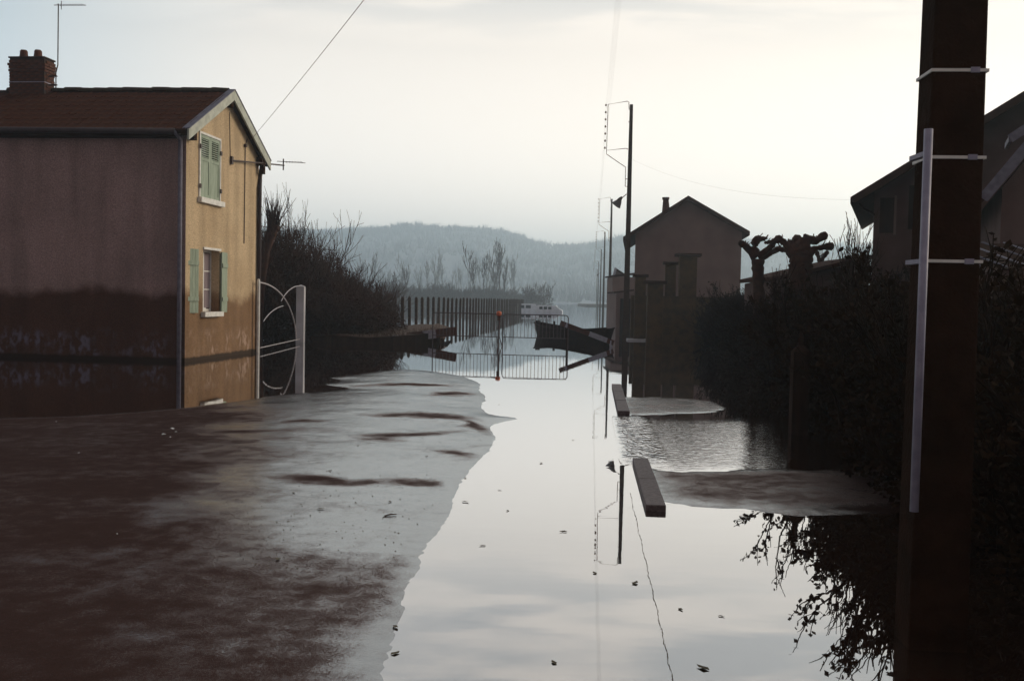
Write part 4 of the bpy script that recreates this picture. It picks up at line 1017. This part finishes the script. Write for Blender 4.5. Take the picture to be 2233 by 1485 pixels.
m = MB(); a_ = F3(1335, 616); b_ = F3(1343, 585); a_.y = b_.y = -0.53; m.bar(a_, b_, 0.05, 0.2); m.build('bargeboard', M_board_w, h3)
for (pa_, pb_, dd_, tp, lab) in ((1336, 1366, 70, 604, 'low mauve outbuilding standing in the water behind the row of poles'), (1344, 1372, 60, 640, 'small lean-to shed at the water line left of the gabled house')):
    a_, b_ = at(pa_, tp, dd_), at(pb_, tp, dd_); e = empty('outbuilding', (a_.x, dd_, 0), 0, lab, 'shed')
    W_ = b_.x-a_.x+1.5; m = MB(); m.box(0, 0, -0.8, W_, 4, a_.z); m.build('wall', M_house2, e)
    m = MB(); m.prism([(-0.15, a_.z), (W_+0.1, a_.z+0.35), (W_+0.1, a_.z+0.45), (-0.15, a_.z+0.1)], 'y', -0.15, 4.1); m.build('roof', M_rooff, e)
    m = MB(); m.box(0.25, -0.03, 0, 1.0, -0.002, min(1.9, a_.z-0.3)); m.build('door', M_dark, e)
# capped garden piers and walls between them
piers = [(1380, 1414, 598, 41.0, 'shorter capped garden pier nearest the tall pole'), (1404, 1454, 612, 38.5, 'wide capped garden pier, lowest of the four'), (1446, 1480, 571, 43.0, 'narrow tall capped pier left of the tallest one'), (1473, 1528, 553, 42.0, 'tallest garden pier with a broad flat cap, right of the others')]
for (a_, b_, tp, dd_, lab) in piers:
    A_, B_ = at(a_, tp, dd_), at(b_, tp, dd_); cx_ = (A_.x+B_.x)/2; hw = (B_.x-A_.x)/2
    e = empty('garden_pier', (cx_, dd_, 0), -ROAD, lab, 'pier', 'capped piers in front of the gabled house')
    m = MB(); m.box(-hw*0.68, -hw*0.6, -0.6, hw*0.68, hw*0.6, A_.z-0.12); m.build('shaft', M_pillar, e, 0.01)
    m = MB(); m.box(-hw, -hw*0.85, A_.z-0.12, hw, hw*0.85, A_.z); m.build('cap', M_concd, e, 0.015)
m = MB(); a_ = at(1376, 700, 41.3); b_ = at(1600, 700, 43.5); m.box(0, 0, -0.6, b_.x-a_.x, 0.25, 1.85)
o = m.build('garden_wall', M_pillar); o.location = (a_.x, 41.4, 0); tag(o, 'dark stained garden wall behind the capped piers', 'wall')
m = MB(); m.box(-0.42, -0.2, -0.3, 0.42, 0.3, 0.07); o = m.build('stone_step', M_conc, bevel=0.02); q = gp(1388, 742); o.location = (q.x, q.y-0.2, 0); tag(o, 'pale stone step at the water line below the garden pier', 'step')

# big house far right (gable A) and its nearer wing (B)
RA = -rad(21)
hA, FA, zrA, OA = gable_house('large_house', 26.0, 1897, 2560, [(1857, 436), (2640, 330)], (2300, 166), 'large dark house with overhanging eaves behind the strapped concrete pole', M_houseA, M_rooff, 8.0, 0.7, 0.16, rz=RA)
for (xa, xb, ya, yb, lab) in ((1920, 1948, 432, 508, None), (1983, 2008, 405, 500, None)):
    a_, b_ = FA(xa, ya), FA(xb, yb); m = MB(); m.box(a_.x, -0.04, b_.z, b_.x, -0.002, a_.z); w_ = m.build('window', M_dark, hA)
    m = MB(); m.box(b_.x, -0.06, b_.z-0.05, b_.x+0.06, -0.003, a_.z+0.05); m.build('frame', M_house2, w_)
a_ = FA(1870, 440); m = MB(); m.tube([(a_.x+0.05, -0.1, a_.z-0.05), (a_.x+0.15, -0.1, a_.z-0.2), (a_.x+0.33, -0.08, a_.z-0.29), (0.02, -0.05, a_.z-0.36)], 0.03, 6); m.build('eaves_bracket', M_dark, hA)
FA7 = facade(OA, RA, -0.72); a_, b_ = FA7(1859, 438), FA7(2300, 170); a_.y = b_.y = -0.72; m = MB(); m.bar(a_, b_, 0.04, 0.16); m.build('bargeboard', M_rooff, hA)
# wing: gable end towards us
dB = 18.0
OB = at(2150, 700, dB); OB.z = 0; FB = facade(OB, RA); eB = FB(2138, 430); tB = FB(2233, 318); slope_ = (tB.z-eB.z)/(tB.x-eB.x)
OW = OB+Vector((math.cos(RA), math.sin(RA), 0))*(eB.x+0.35); wing = empty('house_wing', OW, RA, 'nearer wing of the large house with a weathered blue-grey bargeboard at the right edge', 'house wing')
rx1 = 3.6; zap = eB.z+slope_*(0.35+rx1)
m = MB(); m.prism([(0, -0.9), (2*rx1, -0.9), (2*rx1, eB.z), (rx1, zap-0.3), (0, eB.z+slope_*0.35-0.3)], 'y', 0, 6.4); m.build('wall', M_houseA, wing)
m = MB(); m.prism([(-0.35, eB.z-0.14), (rx1, zap-0.14), (2*rx1+0.35, eB.z-0.14), (2*rx1+0.35, eB.z), (rx1, zap), (-0.35, eB.z)], 'y', -0.3, 6.5); m.build('roof', M_rooff, wing)
m = MB(); m.bar((-0.33, -0.33, eB.z-0.06), (rx1, -0.33, zap-0.06), 0.04, 0.18); m.build('bargeboard', M_bluish, wing)
m = MB(); FW = facade(OW, RA, -0.5); a_ = FW(2203, 303); b_ = FW(2250, 272); a_.y = b_.y = -0.5; m.bar(a_, b_, 0.05, 0.15); m.bar(a_, (a_.x+0.02, 0.4, a_.z), 0.05, 0.1); m.build('dormer_bargeboard', M_bluish, wing)
# glazed lean-to at the foot of the wing
e = empty('lean_to', (at(2148, 590, 15).x, 15, 0), 0, 'small glazed lean-to with pale edges below the wing', 'shed')
zt = at(2148, 588, 15).z
m = MB(); m.box(0, 0, -0.6, 2.5, 2.4, zt-0.05); m.build('wall', M_houseA, e)
m = MB(); m.add([(-0.1, -0.15, zt), (2.6, -0.15, zt), (2.6, 2.4, zt+0.55), (-0.1, 2.4, zt+0.55)], [(0, 1, 2, 3)]); m.build('roof_sheet', M_concd, e)
for i in range(7): m = MB(); m.bar((-0.08+0.38*i, -0.16, zt+0.02), (-0.08+0.38*i, 2.4, zt+0.57), 0.03, 0.02); m.build('glazing_bar', M_board_w if i % 2 == 0 else M_bluish, e)
# low shed roof sloping up to the big house
e = empty('low_shed', (at(1690, 700, 24).x, 24.2, 0), 0, 'low shed with a gently sloping roof between the pollarded plane and the large house', 'shed')
a_, b_ = at(1690, 603, 24), at(1900, 556, 24); W_ = b_.x-a_.x
m = MB(); m.prism([(0.1, -0.6), (W_, -0.6), (W_, b_.z-0.12), (0.1, a_.z-0.12)], 'y', 0, 3.5); m.build('wall', M_houseA, e)
m = MB(); m.prism([(0, a_.z-0.1), (W_, b_.z-0.1), (W_, b_.z), (0, a_.z)], 'y', -0.2, 3.7); m.build('roof', M_rooff, e)

# pollarded plane tree: thick trunk, knuckled arms
def dense(pts, rs, k=4):
    P_, R_ = [], []
    for i in range(len(pts)-1):
        for j in range(k): t_ = j/k; P_.append(Vector(pts[i]).lerp(Vector(pts[i+1]), t_)); R_.append((rs[i]+(rs[i+1]-rs[i])*t_)*random.uniform(0.86, 1.18))
    return P_+[Vector(pts[-1])], R_+[rs[-1]]
def rough(m_, a=0.010):
    m_.v = [(v[0]+random.uniform(-a, a), v[1]+random.uniform(-a, a), v[2]+random.uniform(-a, a)) for v in m_.v]; return m_
def pollard(px_, py_base, dd_, arms, trunk, label, name='pollarded_plane', mat=M_twig):
    c_ = at(px_, py_base, dd_); e = empty(name, (c_.x, dd_, 0), 0, label, 'tree'); s_ = dd_/2171.
    tr = MB(); pts = [(0, 0, -0.6)] + [((x-px_)*s_, 0, at(x, y, dd_).z) for x, y, r in trunk]; rs = [trunk[0][2]*s_*1.2]+[r*s_ for x, y, r in trunk]
    pts, rs = dense(pts, rs, 5); tr.tube(pts, rs, 12); rough(tr, 0.014); tr.build('trunk', mat, e, smooth=True)
    for ap in arms:
        m_ = MB(); pts = []; rs = []
        for k, (x, y, r) in enumerate(ap): pts.append(((x-px_)*s_, 0.35*math.sin(ap[-1][0])*k/len(ap), at(x, y, dd_).z)); rs.append(r*s_)
        pts, rs = dense(pts, rs); m_.tube(pts, rs, 9)
        # knuckle lumps at the tip
        tip = Vector(pts[-1])
        for j in range(7):      # stubs of cut shoots round the knuckle and along the arm
            b0 = Vector(pts[random.randrange(len(pts)//2, len(pts))]); dv = Vector((random.gauss(0, .7), random.gauss(0, .7), 1)).normalized()
            m_.tube([b0, b0+dv*random.uniform(0.06, 0.20)], [0.016, 0.006], 5)
        for j in range(7):
            v = Vector((random.gauss(0, 1), random.gauss(0, 1), random.gauss(0, 1))).normalized()*rs[-1]*0.7; q_ = tip+v
            m_.tube([q_-v*0.3, q_, q_+v*0.5], [rs[-1]*0.5, rs[-1]*0.75, rs[-1]*0.25], 6)
        m_ = rough(m_)
        m_.build('limb', mat, e, smooth=True)
    return e
pollard(1742, 640, 22.0, [
    [(1748, 560, 20), (1752, 535, 14), (1757, 520, 12), (1780, 525, 8), (1790, 518, 7), (1798, 514, 10)],
    [(1752, 562, 16), (1775, 541, 6), (1795, 539, 5), (1812, 536, 9)],
    [(1745, 556, 20), (1745, 535, 14), (1742, 523, 13)],
    [(1738, 560, 18), (1730, 545, 13), (1724, 534, 11)],
    [(1738, 564, 14), (1718, 543, 7), (1708, 530, 6), (1697, 521, 9), (1680, 527, 4), (1668, 529, 3)],
    [(1736, 566, 12), (1716, 545, 6), (1698, 541, 5)]],
    [(1744, 640, 24), (1744, 600, 23), (1745, 575, 25), (1744, 555, 27)], 'gnarled pollarded plane tree with knuckled bare arms against the sky')
pollard(1655, 640, 24.0, [
    [(1648, 560, 10), (1640, 538, 7), (1648, 522, 9), (1668, 519, 3)], [(1652, 560, 9), (1668, 545, 6), (1676, 535, 7)], [(1645, 560, 10), (1625, 540, 8), (1612, 532, 7)], [(1655, 565, 9), (1672, 556, 5), (1690, 545, 6)]],
    [(1655, 640, 12), (1652, 600, 12), (1650, 565, 13)], 'smaller pollarded plane half hidden beside the gabled house')
pollard(1786, 640, 30.0, [[(1786, 575, 5), (1782, 562, 4), (1778, 552, 5)], [(1786, 575, 5), (1790, 562, 4), (1795, 552, 5)]], [(1786, 640, 6), (1786, 600, 5), (1786, 575, 5)], 'small forked pollard behind the right arm of the plane tree')

BT = [bare_tree('bare', 4.0, 0.05, 4, 0.5, 4, M_twig, 50+i, 0.3, 0.35, 0.007) for i in range(2)]
for i, (xx, dd_, s_, lab) in enumerate([(1838, 23.0, 0.96, 'bare upright sapling left of the large house'), (1868, 22.0, 0.82, 'leafless sapling touching the corner of the large house'), (1808, 27.0, 0.80, 'thin bare sapling between the plane tree and the large house'),
                               (1705, 21.0, 0.72, 'bare shrub at the foot of the pollarded plane')]):
    q = at(xx, 700, dd_); make_tree(BT[i % 2], (q.x, dd_, 0), i*2.1, s_, 'bare_sapling', lab, 'sapling')

# ------------------------------------------------------------------ HEDGE along the right pavement
leaf_aspect = 0.62
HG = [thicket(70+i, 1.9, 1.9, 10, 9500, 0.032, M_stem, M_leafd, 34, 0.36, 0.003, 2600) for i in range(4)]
hx = lambda d_: 4.25+0.13*(d_-9.2)+(0.3 if d_ > 12.5 else 0.0)
hspots = []
d_ = 3.2
while d_ < 41:
    hspots.append((hx(d_)+random.uniform(-.12, .12), d_)); d_ += 1.0 if d_ < 16 else 1.25 if d_ < 26 else 1.6
pos = ['beside the strapped concrete pole', 'behind the grey conduit of the near pole', 'past the near pole, overhanging the still water', 'leaning over the near puddle', 'reflected at the end of the damp pavement',
       'behind the damp strip of pavement', 'above the rippled water', 'at the middle of the rippled water', 'just past the ripples', 'opposite the gap in the kerb', 'below the large house', 'in front of the low shed roof',
       'below the bare saplings', 'below the pollarded plane', 'in front of the small pollard', 'opposite the far kerb stones', 'level with the far kerb stones', 'right of the gabled house', 'before the garden wall']
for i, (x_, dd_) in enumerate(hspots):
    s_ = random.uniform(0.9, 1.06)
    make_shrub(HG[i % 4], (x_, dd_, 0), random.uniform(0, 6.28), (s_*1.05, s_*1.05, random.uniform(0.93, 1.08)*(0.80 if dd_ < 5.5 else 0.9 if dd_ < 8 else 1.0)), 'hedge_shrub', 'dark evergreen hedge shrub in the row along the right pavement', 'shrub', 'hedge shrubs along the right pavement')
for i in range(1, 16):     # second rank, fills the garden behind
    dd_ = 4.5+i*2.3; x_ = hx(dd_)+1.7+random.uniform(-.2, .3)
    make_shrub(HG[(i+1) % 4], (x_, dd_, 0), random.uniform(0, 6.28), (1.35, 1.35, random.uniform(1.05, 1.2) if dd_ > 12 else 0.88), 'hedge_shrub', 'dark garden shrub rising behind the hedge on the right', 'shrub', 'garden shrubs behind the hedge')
q = gp(1740, 946); m = MB(); m.box(-0.1, -0.1, -0.4, 0.1, 0.1, 1.02); m.add([(-.1,-.1,1.02),(.1,-.1,1.02),(.1,.1,1.02),(-.1,.1,1.02),(-.04,-.04,1.1),(.04,-.04,1.1),(.04,.04,1.1),(-.04,.04,1.1)], [(0,1,5,4),(1,2,6,5),(2,3,7,6),(3,0,4,7),(4,5,6,7)]); m.tube([(0, 0, 1.1), (0, 0, 1.22), (0, 0, 1.27)], [0.035, 0.03, 0.01], 8)
o = m.build('gate_pier', M_dark); o.location = (q.x, q.y, 0); o.rotation_euler = (0, 0, -ROAD); tag(o, 'short dark pier with a narrow finial hidden against the hedge, mirrored in the puddle', 'pier')
# ------------------------------------------------------------------ KERBS
def kerb_run(pA, pB, n, w_, top, label):
    a, b = Vector((pA.x, pA.y, 0)), Vector((pB.x, pB.y, 0)); d_ = b-a; e = empty('kerb', a, math.atan2(d_.y, d_.x), label, 'kerb'); Ln = d_.length
    for i in range(n):
        m = MB(); m.box(Ln*i/n+0.006, -w_, -0.3, Ln*(i+1)/n-0.006, 0, top+random.uniform(-.004, .004)); m.build('kerb_stone', M_kerb, e, 0.008)
kerb_run(gp(1408, 1114), gp(1379, 1008), 2, 0.155, 0.046, 'two granite kerb stones standing clear of the water in the foreground')
kerb_run(gp(1347, 903), gp(1334, 843), 3, 0.17, 0.05, 'farther stretch of granite kerb stones left of the gabled wall')

# ------------------------------------------------------------------ FAR TREES beyond the flood
FT = [bare_tree('far', 16.0, 0.15, 4, 0.42, 3, M_twigpop, 90+i, 0.30, 0.46, 0.05) for i in range(3)]
pop = [(1040, 250, 15.3, -0.02, 'leftmost of the tall bare poplars in the flooded field'), (1056, 258, 13.0, -0.01, 'slim bare poplar second from the left of the clump'), (1071, 250, 15.8, 0, 'tall bare poplar in the middle of the clump'),
       (1079, 255, 14.2, 0.04, 'bare poplar leaning right of the middle of the clump'), (1086, 250, 16.0, 0.06, 'tall bare poplar leaning right, near the edge of the clump'), (1100, 262, 12.0, 0.06, 'outermost bare poplar on the right of the clump')]
for i, (xx, dd_, hh_, ln, lab) in enumerate(pop):
    q = at(xx, 660, dd_); e = make_tree(FT[i % 3], (q.x, dd_, 0), i*1.7, (hh_/16*1.05, hh_/16*1.05, hh_/16*1.05), 'bare_poplar', lab, 'tree', 'bare poplars in the flooded field'); e.rotation_euler = (0, ln*1.4, i*1.7)
for i in range(26):
    xx = 800+i*13+random.uniform(-5, 5); dd_ = random.uniform(400, 470); q = at(xx, 660, dd_); hh_ = random.uniform(13, 22)
    make_tree(FT[i % 3], (q.x, dd_, 0), i*2.0, (hh_/16*0.85, hh_/16*0.85, hh_/16), 'bare_tree', 'pale bare tree in the misty line below the hill', 'tree', 'misty trees below the hill')
leaf_aspect = 0.3
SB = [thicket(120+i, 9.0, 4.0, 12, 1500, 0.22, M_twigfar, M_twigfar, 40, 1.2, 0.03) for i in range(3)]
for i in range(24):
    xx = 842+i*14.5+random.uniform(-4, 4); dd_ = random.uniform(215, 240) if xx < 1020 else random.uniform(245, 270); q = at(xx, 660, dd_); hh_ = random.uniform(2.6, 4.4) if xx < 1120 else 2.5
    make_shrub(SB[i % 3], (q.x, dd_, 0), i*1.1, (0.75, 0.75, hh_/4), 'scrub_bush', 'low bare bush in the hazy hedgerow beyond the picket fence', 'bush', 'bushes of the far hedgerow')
q = at(1170, 660, 225); make_shrub(SB[0], (q.x, 225, 0), 0.3, (0.85, 0.85, 1.15), 'round_tree', 'rounded bare tree above the stranded white vans', 'tree')
for xx, dd_, s_, lab in ((862, 190, 0.42, 'slender bare tree left of the misty row, just above the fence'), (885, 205, 0.5, 'slender bare tree right of its shorter twin above the fence')):
    q = at(xx, 660, dd_); make_tree(FT[1], (q.x, dd_, 0), xx, s_, 'bare_tree', lab, 'tree')
# far shore strip
m = MB(); m.box(-260, 272, -0.5, at(1128, 660, 272).x, 330, 0.45); tag(m.build('far_bank', M_grassd), kind='structure')
m = MB(); m.box(at(1290, 660, 280).x, 300, -0.5, 300, 340, 0.5); tag(m.build('far_bank', M_grassd), kind='structure')

# ------------------------------------------------------------------ FLOATING LEAVES, LITTER, DEBRIS
lf = MB(); lf.add([(-0.035, 0, 0.002), (-0.015, 0.016, 0.007), (0.012, 0.014, 0.004), (0.035, 0.002, 0.009), (0.01, -0.015, 0.005), (-0.016, -0.013, 0.008), (0, 0, 0.003)], [(0,1,6),(1,2,6),(2,3,6),(3,4,6),(4,5,6),(5,0,6)])
leaf_me = lf.mesh('fallen_leaf', M_leaf)
lp_ = [(1228,1160),(1052,1190),(1107,1114),(1090,1069),(1297,1250),(1385,1272),(1484,1329),(1573,1344),(1533,1457),(1208,1445),(1088,882),(1015,1043),(1015,1095),(862,1368),(862,1425),(560,1075),(640,1085),(700,1120),(605,1232),(850,1100),(560,1020),(720,1035),(930,1000),(780,980),(640,1000),(1250,960),(1180,1010),(1700,1070)]
for i, (a_, b_) in enumerate(lp_):
    q = gp(a_, b_); o = link('fallen_leaf', leaf_me); onland = a_ < 1000 or a_ > 1650
    o.location = (q.x, q.y, max(0.0005, gz(q.x, q.y))); s_ = random.uniform(0.5, 1.0)*(1.35 if a_ in (1533, 1297) else 1); o.scale = (s_, s_, s_); o.rotation_euler = (random.uniform(-.1, .1), 0, random.uniform(0, 6.28))
    if a_ == 1533: tag(o, 'large curled brown leaf floating at the bottom edge of the puddle', 'leaf')
    elif onland: tag(o, 'small dead leaf lying on the wet asphalt', 'leaf', 'dead leaves on the asphalt')
    else: tag(o, 'small dead leaf floating on the bright water', 'leaf', 'dead leaves afloat on the puddle')
m = MB(); m.tube([(-0.05, 0, 0), (0, 0.01, 0.004), (0.045, -0.004, 0.003)], [0.005, 0.006, 0.003], 5); o = m.build('twig', M_twig); q = gp(852, 1130); o.location = (q.x, q.y, gz(q.x, q.y)+0.004); o.rotation_euler = (0, 0, 0.6); tag(o, 'short dark twig lying on the wet road near the shoreline', 'twig')
pc = MB(); pc.add([(-0.02, -0.012, 0), (0.018, -0.016, 0.006), (0.022, 0.012, 0.002), (-0.014, 0.016, 0.012), (0, 0, 0.014)], [(0,1,4),(1,2,4),(2,3,4),(3,0,4)]); pme = pc.mesh('paper_scrap', M_paper)
for i, (a_, b_, s_) in enumerate([(357, 948, 1.1), (376, 935, 1.3), (384, 942, 0.7), (371, 954, 0.6), (123, 917, 0.5), (255, 1163, 0.35), (172, 989, 0.5), (797, 1103, 0.4)]):
    q = gp(a_, b_, 0.05); o = link('paper_scrap', pme); o.location = (q.x, q.y, gz(q.x, q.y)+0.001); o.scale = (s_, s_, s_); o.rotation_euler = (0, 0, i*1.7)
    tag(o, 'tiny white paper scrap on the dark wet road', 'litter', 'paper scraps on the dark road')
# cement skirt corner / pale slab by the gable
# added thin strip on the water, standing in for the sunken gutter joint
dm = MB(); rd = random.Random(3)
A_, B_ = gp(1374, 1075), gp(1478, 1530); n = 150; prev = None
for i in range(n):
    t_ = i/(n-1); dd_ = 1/((1-t_)/A_.y + t_/B_.y); f_ = (dd_-A_.y)/(B_.y-A_.y); c_ = A_.lerp(B_, f_); c_.x += 0.003*math.sin(i*0.4)+rd.gauss(0, 0.002)
    if prev is not None and rd.random() < 0.93:
        w_ = rd.uniform(0.0006, 0.0022)
        dm.add([(prev.x-w_, prev.y, 0.003), (prev.x+w_, prev.y, 0.003), (c_.x+w_, c_.y, 0.003), (c_.x-w_, c_.y, 0.003)], [(0, 1, 2, 3)])
    prev = c_
tag(dm.build('gutter_joint_line', M_leaf), 'thin broken line added on the water to show the sunken gutter joint', 'joint line', kind='stuff')
gr = MB(); rd = random.Random(11)
for i in range(900):
    a_ = rd.uniform(420, 1060); b_ = 850+450*rd.random()**1.3
    q = gp(a_, b_); s_ = rd.uniform(0.002, 0.0075)
    if sdf(np.array([[q.x, q.y]]), left_poly)[0] < 0.15: continue
    z_ = gz(q.x, q.y)-0.001; gr.add([(q.x-s_, q.y, z_), (q.x, q.y-s_, z_), (q.x+s_, q.y, z_), (q.x, q.y+s_, z_), (q.x, q.y, z_+s_*0.7)], [(0,1,4),(1,2,4),(2,3,4),(3,0,4)])
tag(gr.build('grit', M_leaf), 'scattered dark grit and leaf crumbs on the wet road', 'grit', kind='stuff')
